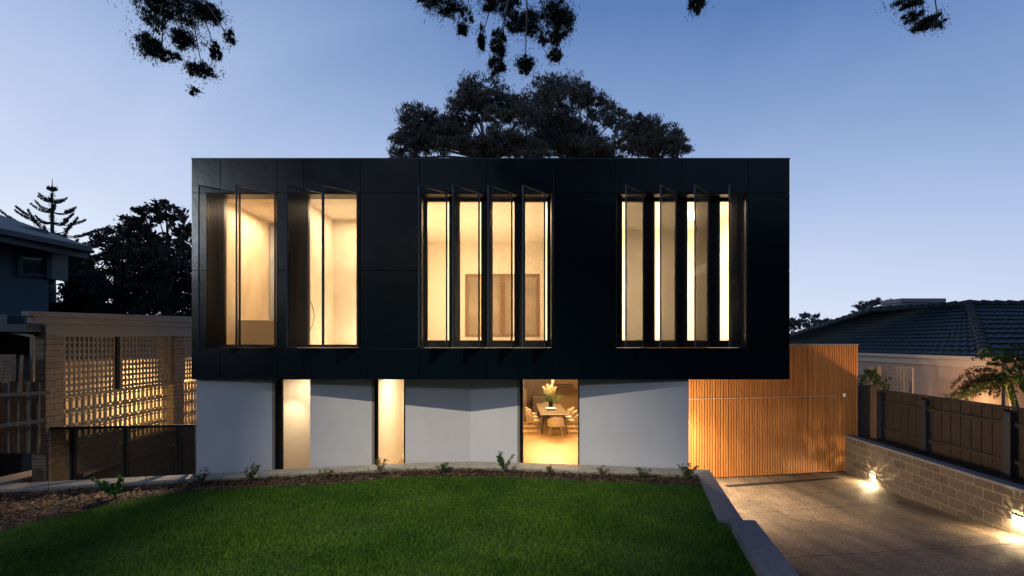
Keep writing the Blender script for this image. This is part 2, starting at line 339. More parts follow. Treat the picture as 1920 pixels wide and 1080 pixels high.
# lawn plateau held by the capped kerb wall
backpx = [(-260,921),(0,907),(180,898),(365,889),(600,876),(780,867.5),(880,865),(965,867),(1086,871),(1200,875.5),(1330,880.5)]
frontpx = [(-260,936),(0,918),(180,907.5),(365,897),(600,883.5),(780,875),(880,873),(965,875.5),(1086,881),(1200,884.5),(1308,888)]
bk = [G(x,y,KZ) for x,y in backpx]; fr_ = [G(x,y,KZ) for x,y in frontpx]
rk_out = [G(1330,880.5,KZ), G(1393,975,KZ)]; rk_in = [G(1308,888,KZ), G(1347,975,KZ)]
LZ = 1.04
lawn = MB(); poly = [(p.x,p.y) for p in fr_] + [(rk_in[1].x,rk_in[1].y),(2.45,-4.3),(2.2,-6),(2.0,-9),(2.0,-15.6),(-20,-15.6),(-20,fr_[0].y)]
lawn.f.append(tuple(range(len(poly)))); lawn.v = [(x,y,LZ-.012) for x,y in poly]
tag(lawn.build('garden_bed_soil', M['soil']), kind='structure')
gpx = [(-300,1092),(-120,1025),(0,999),(130,984),(230,975),(300,971),(340,955),(420,944),(490,936),(560,931),(640,926),(700,918)]
gpx = [(-500,1260),(-300,1120),(-120,1035),(0,998),(43,985),(100,973),(167,958),(240,938),(287,930),(333,925),(433,920),(533,912),(640,907),(700,902),(780,896),(860,894.5),(950,897),(1030,899),(1100,903),(1200,907),(1300,911.5),(1322,916)]
gl = [G(x,y,LZ) for x,y in gpx]
rin = [G(1335,945,LZ), G(1352,975,LZ), G(1380,1010,LZ), G(1428,1084,LZ)]
gpoly = [(p.x,p.y) for p in gl+rin] + [(2.35,-5.2),(1.9,-8.6),(1.9,-15.5),(-9,-15.5)]
lb = MB(); lb.v = [(x,y,LZ-.004) for x,y in gpoly]; lb.f = [tuple(range(len(gpoly)))]
tag(lb.build('lawn_soil', M['lawnbase']), kind='structure')
tag(MB().box((-40,-60,.9),(60,-15.6,1.0)).build('street', mat('asphalt', (.05,.05,.052), .9)), kind='structure')
def inpoly(x, y, pl):
    r = np.zeros(len(x), bool); n = len(pl); j = n-1
    for i in range(n):
        xi, yi = pl[i]; xj, yj = pl[j]
        c = ((yi > y) != (yj > y)) & (x < (xj-xi)*(y-yi)/(yj-yi+1e-12)+xi); r ^= c; j = i
    return r
# grass blades, densest near the camera's foot of view
N = 620000; gx = RNG.uniform(-9.6, 3.6, N); gy = RNG.uniform(-4.8, .9, N)
k = inpoly(gx, gy, gpoly); gx, gy = gx[k], gy[k]
k = np.abs(gx) < (gy+D)*1.10; gx, gy = gx[k], gy[k]; N = len(gx)
hh = RNG.uniform(.022, .058, N)*(1+.35*np.sin(gx*2.1+gy*1.3)*np.sin(gy*2.7-gx)); az = RNG.uniform(0, 2*np.pi, N); ln = RNG.uniform(.005, .04, N); aw = az+np.pi/2+RNG.normal(0,.4,N); w = RNG.uniform(.0026, .0052, N)
base = np.stack([gx, gy, np.full(N, LZ-.006)], 1); tip = base+np.stack([np.cos(az)*ln, np.sin(az)*ln, hh], 1); wv = np.stack([np.cos(aw)*w, np.sin(aw)*w, np.zeros(N)], 1)
tag(np_mesh('lawn', np.stack([base-wv, base+wv, tip], 1), 3, M['grass']), kind='stuff', label='mown green lawn sloping up to the street', cat='grass')
# a few fallen gum leaves on lawn and driveway
N = 260; c = np.stack([RNG.uniform(-7, 8.5, N), RNG.uniform(-4.5, 2.6, N), np.zeros(N)], 1); on = inpoly(c[:,0], c[:,1], gpoly); dv = (c[:,0] > 4.0) & (c[:,0] < 8.9)
c[:,2] = np.where(on, LZ+.035, [drive_z(y)+.008 for y in c[:,1]]); c = c[on | dv]
az = RNG.uniform(0, 6.28, len(c)); L_ = RNG.uniform(.02,.045,len(c)); d = np.stack([np.cos(az)*L_, np.sin(az)*L_, RNG.normal(0,.004,len(c))], 1); w = np.stack([-np.sin(az)*L_*.2, np.cos(az)*L_*.2, RNG.normal(0,.003,len(c))], 1)
tag(np_mesh('fallen_leaves', np.stack([c-d, c+w, c+d, c-w], 1), 4, M['chip']), kind='stuff', label='scattered dry gum leaves on the lawn and driveway', cat='leaves')
# bark mulch
N = 26000; mxx = RNG.uniform(-11, 3.6, N); my = RNG.uniform(-3, 1.0, N)
pl2 = [(p.x,p.y) for p in fr_]+[(p.x,p.y) for p in rk_in]+[(p.x,p.y) for p in reversed(gl)]
k = inpoly(mxx, my, [(p.x,p.y) for p in fr_]+[(rk_in[1].x,rk_in[1].y)]+[(p.x,p.y) for p in reversed(gl)]); mxx, my = mxx[k], my[k]; N = len(mxx)
az = RNG.uniform(0, 2*np.pi, N); L_ = RNG.uniform(.012, .055, N); wd = RNG.uniform(.003, .008, N)
d = np.stack([np.cos(az), np.sin(az), RNG.normal(0,.35,N)], 1)*L_[:,None]; w = np.stack([-np.sin(az)*wd, np.cos(az)*wd, RNG.normal(0,.004,N)], 1)
c = np.stack([mxx, my, LZ+RNG.uniform(-.008,.03,N)], 1)
mul = np.stack([c-d-w, c-d+w, c+d+w, c+d-w], 1)
tag(np_mesh('bark_mulch', mul, 4, M['chip']), kind='stuff', label='brown bark mulch along the kerb', cat='mulch')

# unseen pole lamp, added behind the viewer to brighten the lawn and kerb
stl = thing('added_lawn_lamp', 'unseen tall grey pole lamp added behind the lawn to brighten it', 'added lamp', (-5.5,-14.5,.95))
MB().tube([(0,0,0),(0,0,10.9),(.1,.5,11.4),(.2,1.0,11.5)], [.09,.06,.05,.045], 10).build('pole', M['steel'], stl, smooth=True)
MB().box((.08,.9,11.42),(.32,1.5,11.54)).build('lamp_head', M['blackmetal'], stl, bevel=.02)
MB().lathe([(0,-.05),(.07,-.05),(.08,0),(0,0)], (.2,1.2,11.41), 12).build('lens', M['steplens'], stl)
light('SPOT', (-5.3,-13.3,12.25), 9000, (1,.86,.60), .06, spot=31, aim=(-.9,-.6,1.0), blend=1.0)
# capped kerb walls
kw = thing('kerb_wall', 'long low retaining wall with pale concrete capping running in front of the white house wall', 'retaining wall', (bk[5].x, bk[5].y, 0))
o_ = Vector(kw.location); cap = MB(); bod = MB()
for i in range(len(bk)-1):
    q = [fr_[i]-o_, fr_[i+1]-o_, bk[i+1]-o_, bk[i]-o_]
    n = 2
    for j in range(n):
        t0, t1 = j/n, (j+1)/n-.006
        a0 = q[0].lerp(q[1], t0); a1 = q[0].lerp(q[1], t1); b0 = q[3].lerp(q[2], t0); b1 = q[3].lerp(q[2], t1)
        cap.prism([(a0.x,a0.y),(a1.x,a1.y),(b1.x,b1.y),(b0.x,b0.y)], KZ-.05, KZ)
    bod.prism([(q[0].x,q[0].y+.02),(q[1].x,q[1].y+.02),(q[2].x,q[2].y-.02),(q[3].x,q[3].y-.02)], 0, KZ-.052)
cap.build('capping', M['conc'], kw, bevel=.004); bod.build('wall_body', M['conc'], kw)
kd = thing('kerb_wall', 'low wall with bluestone capping stepping up along the driveway side of the lawn', 'retaining wall', (rk_out[0].x, rk_out[0].y, 0)); o_ = Vector(kd.location)
mbc = MB(); a0, a1, b0, b1 = rk_in[0]-o_, rk_in[1]-o_, rk_out[0]-o_, rk_out[1]-o_
for j in range(3):
    t0, t1 = j/3, (j+1)/3-.004
    p = [a0.lerp(a1,t0), b0.lerp(b1,t0), b0.lerp(b1,t1), a0.lerp(a1,t1)]
    mbc.prism([(v.x,v.y) for v in reversed(p)], KZ-.05, KZ+.003)
K2 = 1.22; u0, u1, v0, v1 = G(1369,975,K2)-o_, G(1436,1084,K2)-o_, G(1416,975,K2)-o_, G(1503,1084,K2)-o_
for j, (t0, t1) in enumerate(((0,.28),(.283,.63),(.633,.996),(1.0,1.9),(1.903,3.2))):
    p = [u0.lerp(u1,t0), v0.lerp(v1,t0), v0.lerp(v1,t1), u0.lerp(u1,t1)]
    mbc.prism([(v.x,v.y) for v in reversed(p)], K2-.06, K2)
mbc.build('capping', M['bluestone'], kd, bevel=.004)
mbb = MB(); s = .02
p = [a0, b0, b1, a1]; mbb.prism([(v.x+(-.02 if i in (1,2) else .02),v.y) for i, v in reversed(list(enumerate(p)))], 0, KZ-.052)
p = [u0, v0, v0.lerp(v1,3.2), u0.lerp(u1,3.2)]; mbb.prism([(v.x+(-.02 if i in (1,2) else .02),v.y) for i, v in reversed(list(enumerate(p)))], 0, K2-.062)
mbb.build('wall_body', M['bluestone'], kd)

# ================================================================== THE HOUSE
H = thing('modern_house', 'modern two storey house, black clad upper box on a white ground floor, windows lit', 'house', (0,0,0))
BX0, BX1, BZ0, BZ1, BD = -6.01, 5.21, 2.81, 6.97, 5.2
fx = lambda px: (px-960)/100.; fz = lambda py: CZ-(py-HY)/100.
openings = [(387,518),(541,672),(789,1035),(1156,1401)]          # in facade pixels
ZT, ZB = fz(362), fz(652)
# cladding: separate panels with open joints over a dark core
seams = [359,413,519.5,569.5,675.5,787,912,1037,1154.5,1279,1403,1481]
rows = [(296,361.7),(361.7,506.8),(506.8,653),(653,712)]
cl = MB(); g = .004
for i in range(len(seams)-1):
    for (r0, r1) in rows:
        segs = [(fx(seams[i])+g, fx(seams[i+1])-g)]
        if r0 > 300 and r1 < 660:
            for (o0x, o1x) in openings:
                o0x, o1x = fx(o0x), fx(o1x); ns = []
                for (s0, s1) in segs:
                    if s1 <= o0x or s0 >= o1x: ns.append((s0,s1)); continue
                    if s0 < o0x-.015: ns.append((s0, o0x))
                    if s1 > o1x+.015: ns.append((o1x, s1))
                segs = ns
        for (s0, s1) in segs: cl.box((s0, 0, fz(r1)+g), (s1, .02, fz(r0)-g))
# side panels
for (y0, y1) in ((0.03,1.7),(1.71,3.4),(3.41,5.2)):
    for (r0, r1) in rows:
        cl.box((BX0-.0, y0, fz(r1)+g), (BX0+.02, y1-g, fz(r0)-g)); cl.box((BX1-.02, y0, fz(r1)+g), (BX1, y1-g, fz(r0)-g))
cl.build('cladding', M['clad'], H, bevel=.0025)
core = MB(); y0, y1 = .021, .12                                   # front core around the openings
xs = BX0+.021
for (o0x, o1x) in openings:
    core.box((xs, y0, ZB), (fx(o0x), y1+.25, ZT)); xs = fx(o1x)
core.box((xs, y0, ZB), (BX1-.021, y1+.25, ZT))
core.box((BX0+.021, y0, ZT+.0), (BX1-.021, y1+.25, BZ1-.03)); core.box((BX0+.021, y0, BZ0+.01), (BX1-.021, y1+.25, ZB))
core.box((BX0+.021, y1+.25, BZ0+.01), (BX1-.021, BD, BZ0+.30)); core.box((BX0+.021, y1+.25, BZ1-.4), (BX1-.021, BD, BZ1-.03))
core.box((BX0+.021, y1+.25, BZ0+.3), (BX0+.12, BD, BZ1-.4)); core.box((BX1-.12, y1+.25, BZ0+.3), (BX1-.021, BD, BZ1-.4))
core.build('wall_core', M['dark'], H)
MB().box((BX0-.004, -.004, BZ1-.026), (BX1+.004, BD, BZ1+.0)).build('parapet_cap', M['louvre_frame'], H, bevel=.003)
# upper rooms: floor/ceiling/partitions/back walls
FZ, CEIL = 3.13, 6.42
WY = .38                                                          # inside face of the front wall
def room(x0, x1, depth, ceil=CEIL, m=None, back=True, hole=None):
    m = m or M['plaster']; r = MB(); y0 = WY; y1 = WY+depth
    r.box((x0-.04, y0, FZ), (x0, y1, ceil)); r.box((x1, y0, FZ), (x1+.04, y1, ceil)); r.box((x0-.04, y0, ceil), (x1+.04, y1, ceil+.04))
    r.box((x0-.04, y0, FZ-.015), (x1+.04, y1, FZ))
    if hole:
        hx0, hx1, hz0, hz1 = hole
        r.box((x0, y1, FZ), (hx0, y1+.1, ceil)); r.box((hx1, y1, FZ), (x1, y1+.1, ceil)); r.box((hx0, y1, FZ), (hx1, y1+.1, hz0)); r.box((hx0, y1, hz1), (hx1, y1+.1, ceil))
    else: r.box((x0, y1, FZ), (x1, y1+.1, ceil))
    return r.build('interior_room', m, H)
M['stonewall'] = mat('travertine_wall', (.76,.66,.50), .6, col2=(.62,.46,.28), nscale=1.6, stretch=(1.5,1.5,.7))
M['palewall'] = mat('pale_stone_wall', (.74,.68,.58), .6, col2=(.62,.52,.38), nscale=1.8)
room(-5.86, -4.28, 2.3, m=M['stonewall']); room(-4.20, -2.5, 1.9, m=M['palewall'])
room(-2.4, 1.30, 4.3, hole=(X(872,13.7), X(1012,13.7), CZ-(632-HY)/F*13.7, CZ-(514-HY)/F*13.7)); room(1.42, 5.05, 3.2, 6.5)
# bathroom fittings seen through the left windows
bt = MB().box((-5.86,1.2,FZ),(-4.29,2.66,4.0)).build('bathroom_ledge', M['plaster'], H, bevel=.01)
MB().box((-5.84,2.58,4.0),(-4.95,2.66,6.38)).build('bathroom_tiles', M['plaster_blue'], H)
MB().box((-4.93,2.60,4.3),(-4.9,2.66,6.2)).build('mirror_edge', M['steel'], H)
MB().box((-5.5,2.38,4.55),(-4.95,2.58,5.0)).build('bathroom_cabinet', M['white'], H, bevel=.008)
mb = MB().tube([(-5.0,1.35,4.0),(-5.0,1.35,4.18),(-5.0,1.2,4.2)], .012); mb.build('tap', M['blackmetal'], H, smooth=True); mb = MB(); mb.tube([(-4.55,1.35,4.0),(-4.55,1.35,4.22),(-4.55,1.22,4.24)], .012)
mb.build('tap', M['blackmetal'], H, smooth=True); mb = MB(); mb.tube([(-4.6,2.5,4.6),(-4.32,2.5,4.6)], .012); mb.build('towel_rail', M['blackmetal'], H, smooth=True)
pts = [Vector((-4.15, .85, 4.4)).lerp(Vector((-4.15,.85,3.75)), t)+Vector((.0,.22*math.sin(t*math.pi),0)) for t in [i/10 for i in range(11)]]
MB().tube(pts, .008).build('shower_hose', M['blackmetal'], H, smooth=True)
for hx_ in (-3.5,-3.3): MB().tube([(hx_,2.27,4.78),(hx_,2.2,4.78)], .02).build('robe_hook', M['blackmetal'], H)
MB().box((-2.98,2.2,4.1),(-2.86,2.27,4.16)).build('shower_mixer', M['blackmetal'], H)
MB().box((-3.1,2.2,FZ),(-3.07,2.27,4.9)).build('shower_screen_edge', M['white'], H)
# rear window of the middle bedroom, seen through it
rw = MB(); rx0, rx1 = X(872,13.7), X(1012,13.7); rz0, rz1 = CZ-(632-HY)/F*13.7, CZ-(514-HY)/F*13.7; ry = WY+4.3
for a in (rx0, rx0+.98, rx0+1.06, rx1-.09): rw.box((a,ry-.02,rz0),(a+.09,ry+.08,rz1))
rw.box((rx0,ry-.018,rz0),(rx1,ry+.078,rz0+.07)); rw.box((rx0,ry-.018,rz1-.07),(rx1,ry+.078,rz1))
o = rw.build('rear_window', mat('tan_timber_frame', (.22,.13,.06), .5), H); MB().box((rx0,ry+.03,rz0),(rx1,ry+.036,rz1)).build('roller_blind', mat('tan_roller_blind', (.36,.29,.21), .8, noise=.35, nscale=2.2), o)
# ceiling lights of the upper rooms, with unseen floor uplights added to brighten ceilings
for (x, y, e, s, sy) in ((-5.1,1.6,110,1.0,.9),(-3.35,1.5,84,1.0,.9),(-.55,2.1,265,2.4,2.0),(3.2,1.5,250,2.6,1.8)):
    light('AREA', (x,y,3.2), e*(1.15 if -2 < x < 2 else .75), (1,.69,.39) if -2 < x < 2 else WARM2, s*.8, size_y=sy*.8, aim=(x,y-.001,9))
    light('AREA', (x,y,6.36), e, (1,.69,.39) if -2 < x < 2 else WARM2, s, size_y=sy, aim=(x,y-.001,0))
# lamp seen as a star in the third right-hand pane
lp = MB().lathe([(0,0),(.05,0),(.055,.01),(.055,.12),(0,.12)], P(1297,411,11.0)); lp.build('ceiling_downlight', M['lamp'], H)
MB().bar(P(1297,411,11.0)+Vector((0,0,.12)), P(1297,411,11.0)+Vector((0,0,.3)), .02).build('downlight_stem', M['white'], H)
mb = MB().bar((4.4,2.6,5.2),(5.05,1.7,5.65),.09,.14).build('raked_beam', M['white'], H)

# windows: dark frames and panes
def upper_window(x0, x1, panes, z0, z1, wy=.30):
    f = MB(); f.box((x0, wy, z1), (x1, wy+.07, ZT-.002)); f.box((x0, wy, ZB+.002), (x1, wy+.07, z0)); xs = x0
    for (a, b) in panes: f.box((xs, wy, z0), (a, wy+.07, z1)); xs = b
    f.box((xs, wy, z0), (x1, wy+.07, z1))
    # reveal lining and slim bead round each pane
    f.box((x0, .022, ZB+.002), (x0+.012, wy, ZT-.002)); f.box((x1-.012, .022, ZB+.002), (x1, wy, ZT-.002)); f.box((x0+.012,.022,ZT-.014),(x1-.012,wy,ZT-.002)); f.box((x0+.012,.022,ZB+.002),(x1-.012,wy,ZB+.012))
    for (a, b) in panes:
        f.box((a-.035, wy-.02, z0-.03), (a, wy-.001, z1+.03)); f.box((b, wy-.02, z0-.03), (b+.035, wy-.001, z1+.03))
    fo = f.build('window', M['frame'], H, bevel=.003)
    for (a, b) in panes: MB().box((a, wy+.03, z0), (b, wy+.038, z1)).build('pane', M['glass'], fo)
wz = lambda py, Z=9.3: CZ-(py-HY)/F*Z
upper_window(fx(387), fx(518), [(X(421,9.3), X(517,9.3)+.25)], wz(646), wz(371))
upper_window(fx(541), fx(672), [(X(579,9.3), X(671,9.3)+.08)], wz(646), wz(371))
upper_window(fx(789), fx(1035), [(X(a,9.3), X(b,9.3)) for a, b in ((801.5,842),(862.5,902),(924,964),(985,1026))], wz(638), wz(377.5))
upper_window(fx(1156), fx(1401), [(X(a,9.3), X(b,9.3)) for a, b in ((1166.5,1206.5),(1227.5,1267),(1288.5,1328),(1349.5,1372))], wz(638), wz(377.5))
# pivoting perforated louvres, each a folded sheet in a slim frame
def louvre(hx, fxp, dep, z0, z1):
    a = Vector((fxp, -dep, 0)); b = Vector((hx, -.012, 0)); L = (b-a).length; d = (b-a)/L; n = Vector((d.y, -d.x, 0))
    e = thing('louvre', None, None); del_keys = None
    e.parent = H; e.name = 'louvre'
    fr = MB(); t = .022
    fr.bar(a+Vector((0,0,z0)), a+Vector((0,0,z1)), t, .02, up=(0,1,0)); 
    Mx = Matrix.Translation(a) @ Matrix.Rotation(math.atan2(d.y, d.x), 4, 'Z')
    fr = MB(); fr.box((-.012,-.011,z0),(.012,.011,z1), Mx); fr.box((L-.03,-.011,z0),(L,.011,z1), Mx); fr.box((.012,-.011,z0),(L-.03,.011,z0+.014), Mx); fr.box((.012,-.011,z1-.014),(L-.03,.011,z1), Mx)
    sh = MB(); k = int(L/.0115); zz0, zz1 = z0+.014, z1-.014
    for i in range(k):
        u0, u1 = .012+(L-.042)*i/k, .012+(L-.042)*(i+1)/k; w0, w1 = (.010 if i % 2 else -.010), (-.010 if i % 2 else .010)
        p0 = Mx @ Vector((u0,w0,0)); p1 = Mx @ Vector((u1,w1,0))
        sh.quad((p0.x,p0.y,zz0),(p1.x,p1.y,zz0),(p1.x,p1.y,zz1),(p0.x,p0.y,zz1))
    fo = fr.build('louvre_frame', M['louvre_frame'], H, bevel=.002); fo.name = 'louvre'
    sh.build('perforated_sheet', M['louvre'], fo)
    bpy.data.objects.remove(e)
Zf = CZ-(346-HY)/F*(D-.47)
for h_, f_ in ((452,373),(518,443),(607,538.5),(672,607),(839,785.5),(899.5,849.5),(961,915.5),(1022,980.5),(1207,1173.5),(1268,1238.5),(1329,1303),(1391,1367.5)):
    dep = .46; louvre(fx(h_), X(f_, D-dep), dep, ZB+.006, ZT-.004)

# ground floor white walls (plan polyline that folds inward at the bend)
LA = Vector((-6.0, .12)); LB = Vector((X(882,10.05), 1.05)); LC = Vector((3.375, .17))
def onl(px):
    k = (px-960)/F; a, b = (LA, LB) if px <= 882 else (LB, LC)
    # (a+t(b-a)).x = k*(D+y)
    t = (k*(D+a.y)-a.x)/((b.x-a.x)-k*(b.y-a.y)); return a+(b-a)*t
GT = BZ0+.008; T = .22
def wallseg(p, q, z0=0, z1=GT, th=T, off=0):
    d = (q-p).normalized(); n = Vector((-d.y, d.x)); pts = [p+n*off, q+n*off, q+n*(off+th), p+n*(off+th)]
    return [(v.x, v.y) for v in pts]
wl = MB()
wl.prism(wallseg(LA, onl(510)), 0, GT); wl.prism(wallseg(onl(581.5), onl(697)), 0, GT); wl.prism(wallseg(onl(760), LB), 0, GT)
wl.prism(wallseg(LB, onl(970)), 0, GT); wl.prism(wallseg(onl(1086.5), LC), 0, GT)
wl.box((LA.x, LA.y+.22, 0), (LA.x+.2, BD, GT)); wl.box((LC.x-.11, LC.y+.2, 0), (LC.x-.002, 14.3, GT))
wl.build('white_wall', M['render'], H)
def low_window(pa, pb, fl, fr2):                # pixels: opening pa..pb, pane from fl to fr2
    p, q = onl(pa), onl(pb); d = (q-p).normalized(); n = Vector((-d.y, d.x)); f = MB(); L = (q-p).length
    ang = math.atan2(d.y, d.x); Mx = Matrix.Translation((p.x, p.y, 0)) @ Matrix.Rotation(ang, 4, 'Z')
    s1, s2 = fl, L-fr2; y0, y1 = .10, .16
    f.box((.05,y0,.22),(s1,y1,GT), Mx); f.box((s2,y0,.22),(L-.001,y1,GT), Mx); f.box((s1,y0,.22),(s2,y1,.27), Mx); f.box((s1,y0,GT-.02),(s2,y1,GT), Mx)
    f.box((s1-.03,y0-.03,.27),(s1-.012,y0-.001,GT-.02), Mx)
    fo = f.build('window', M['frame'], H, bevel=.003); MB().box((s1,y0+.03,.27),(s2,y0+.036,GT-.02), Mx).build('pane', M['glass'], fo)
    MB().box((.001,-.003,.1),(.05,.14,GT-.001), Mx).build('reveal_trim', M['fascia'], fo)
low_window(510, 581.5, .17, .02); low_window(697, 760, .12, .035); low_window(970, 1086.5, .10, .035)
# ground floor interiors
def prm(x0, x1, y0, y1, h0, h1, m, name): return MB().box((x0,y0,h0),(x1,y1,h1)).build(name, m, H)
fm = MB().box((LA.x+.2, .3, .16), (LC.x-.112, 14.5, .22)); fm.build('oak_floor', M['oak'], H)
ce = MB().box((LA.x+.2, 1.4, GT), (LC.x-.112, 14.5, GT+.04)); ce.build('ground_floor_ceiling', M['plaster'], H)
pa = MB(); pa.box((-5.8,2.1,.22),(-3.2,2.2,GT)); pa.box((-3.3,.9,.22),(-3.2,2.1,GT)); pa.box((-3.2,4.8,.22),(-1.25,4.9,GT)); pa.box((-3.2,2.2,.22),(-3.16,4.8,GT)); pa.box((-1.3,1.4,.22),(-1.22,4.8,GT)); pa.box((-.40,1.5,.22),(-.32,14.5,GT))
pa.build('partition_wall', M['plaster'], H)
MB().box((-3.16,4.76,.22),(-1.32,4.8,.34)).build('skirting_board', M['white'], H)
bkw = MB(); bkw.box((-.32, 14.4, .22), (3.3, 14.5, GT)); bkw.build('dining_back_wall', M['timber_in'], H)
mb = MB()
for i in range(26): mb.box((1.95+i*.05, 14.37, .22), (1.985+i*.05, 14.4, GT))
mb.build('timber_battens', M['timber_in'], H)
light('AREA', (-4.6,1.5,2.72), 26, WARM2, .7, aim=(-4.6,1.6,0)); light('AREA', (-2.3,3.2,2.74), 80, WARM2, .9, aim=(-2.3,3.3,0))
light('SPOT', X(546,10.75) and (X(546,10.75), 1.55, 2.3), 30, WARM2, .05, spot=75, aim=(X(546,11.1), 2.1, 1.75), blend=.9)
light('AREA', (1.5,5.6,2.75), 430, WARM, 1.6, aim=(1.5,4.6,0)); light('AREA', (1.6,10.2,2.75), 300, WARM, 1.3, aim=(1.6,10.2,0)); light('POINT', (1.0,13.0,2.3), 16, WARM, .1)
# kitchen at the back of the dining room
kt = MB(); kt.box((.95,12.9,.22),(1.75,13.5,1.15)); kt.box((.55,13.9,.22),(1.85,14.35,2.5)); kt.box((.5,11.6,.22),(.62,12.8,1.6))
kt.build('kitchen_cabinet', M['cab'], H, bevel=.01)
st = MB()
for i in range(6): st.box((.35,12.3+i*.3,.22),(.55,12.6+i*.3,.4+.18*i))
st.build('stair', M['timber_in'], H, bevel=.005)
ar = MB().lathe([(0,0),(.5,.01),(.6,.06),(.5,.12),(0,.13)], (2.35,13.6,1.55), 16); ar.build('range_hood', M['cab'], H)

# ---------------- dining furniture
TX = 1.56
tb = thing('dining_table', 'long dark wooden dining table with splayed legs inside the tall window', 'table', (TX, 10.2, .22))
MB().box((-.52,-1.75,.71),(.52,1.75,.75)).build('tabletop', M['tabletop'], tb, bevel=.012)
for sx in (-1,1):
    for sy in (-1,1): MB().tube([(sx*.36,sy*1.35,.71),(sx*.47,sy*1.6,0)], [.035,.02]).build('leg', M['blackmetal'], tb, smooth=True)
MB().box((-.38,-1.4,.64),(.38,1.4,.708)).build('table_frame', M['blackmetal'], tb)
def make_chair():
    c = thing('dining_chair', 'x', 'chair', (0,0,0), 'cream tub chairs round the dining table')
    s = MB(); n = 18                                       # curved shell: arms and back
    for i in range(n):
        t0 = math.pi*(.02+.96*i/n); t1 = math.pi*(.02+.96*(i+1)/n)
        for (ra, rb) in ((.30,.27),):
            h0 = .60+.13*math.sin(t0)**1.2; h1 = .60+.13*math.sin(t1)**1.2
            a0, a1 = (-ra*math.cos(t0), ra*math.sin(t0)*.9), (-ra*math.cos(t1), ra*math.sin(t1)*.9)
            b0, b1 = (-rb*math.cos(t0)*.96, rb*math.sin(t0)*.85), (-rb*math.cos(t1)*.96, rb*math.sin(t1)*.85)
            s.prism([a0, a1, b1, b0][::-1], .40, [h0,h1,h1,h0][::-1])
    s.build('backrest', M['cream'], c, smooth=False)
    s = MB(); pl_ = [(.27*math.cos(t)*1.0, (.26*math.sin(t) if math.sin(t) > 0 else .24*math.sin(t))) for t in [2*math.pi*k/20 for k in range(20)]]
    s.prism(pl_, .38, .47); s.build('seat', M['cream'], c, bevel=.012)
    for sx in (-1,1):
        for sy in (-1,1): MB().tube([(sx*.17,sy*.15,.39),(sx*.25,sy*.23,0)], [.016,.009], 6).build('leg', M['white'] if False else M['cream'], c, smooth=True)
    return c
def copy_tree(o, parent=None):
    c = o.copy(); C.objects.link(c); c.parent = parent
    for ch in list(o.children): copy_tree(ch, c)
    return c
chairs = [(TX,8.15,180,'cream tub chair at the near end of the dining table, its back to the window'),
 (TX-.72,9.05,90,'tub chair on the left side of the dining table, nearest the window'),(TX-.74,9.95,90,'tub chair on the left side of the dining table, middle of the three'),(TX-.74,10.85,90,'tub chair on the left side of the dining table, farthest from the window'),
 (TX+.72,9.05,-90,'tub chair on the right side of the dining table, nearest the window'),(TX+.74,9.95,-90,'tub chair on the right side of the dining table, middle of the three'),(TX+.74,10.85,-90,'tub chair on the right side of the dining table, farthest from the window'),
 (TX,12.3,0,'tub chair at the far end of the dining table behind the flowers')]
ch0 = make_chair()
for i, (x, y, a, lab) in enumerate(chairs):
    c = ch0 if i == 0 else copy_tree(ch0)
    c.location = (x, y, .22); c.rotation_euler.z = R(a); c['label'] = lab
vs = thing('flower_vase', 'clear glass vase of pale pampas plumes and leaves standing on the dining table', 'vase', (TX, 10.35, .97))
MB().lathe([(0,0),(.075,0),(.085,.02),(.085,.26),(.08,.26),(.08,.03),(0,.03)], n=16).build('vase', glassmat('vase_glass', (.95,.95,.9)), vs, smooth=True)
st = MB(); pts = []; lv = []
for i in range(16):
    a = RNG.uniform(0, 6.28); lean = RNG.uniform(.05, .38); h = RNG.uniform(.6, 1.12)
    p1 = Vector((math.cos(a)*lean, math.sin(a)*lean*.8, h)); st.tube([(0,0,.05),(p1.x*.3,p1.y*.3,h*.5),p1], .004, 4)
    if i < 9:
        for k in range(170): t = RNG.uniform(.62,1.05); pts.append((p1.x*t**1.6+RNG.normal(0,.028), p1.y*t**1.6+RNG.normal(0,.028), h*t))
    else:
        for k in range(26): t = RNG.uniform(.35,.95); lv.append((p1.x*t+RNG.normal(0,.07), p1.y*t+RNG.normal(0,.07), h*t*.8))
st.build('stem', M['stem'], vs); np_mesh('plume', leafquads(np.array(pts), .05, .3), 4, M['plume'], vs); np_mesh('foliage', leafquads(np.array(lv), .10, .4), 4, M['shrubgreen'], vs)
bw = MB().lathe([(0,.01),(.16,.012),(.21,.06),(.215,.06),(.20,.05),(.15,.025),(0,.02)], n=24).build('serving_bowl', M['white'], smooth=True); bw.location = (TX-.04, 9.75, .97); bw.scale.z = 1.3
tag(bw, 'shallow white bowl on the dining table in front of the vase', 'bowl')

sdl = MB().box((BX0-.08, .62, 2.35), (BX0-.002+.01, .74, 2.6)).build('side_wall_lamp', M['steplens'], H)
light('POINT', (BX0-.22, .68, 2.45), 22, WARM, .04); light('SPOT', (BX0-.22, .62, 2.45), 560, WARM2, .02, spot=84, aim=(-6.9,-.5,1.0), blend=.9)
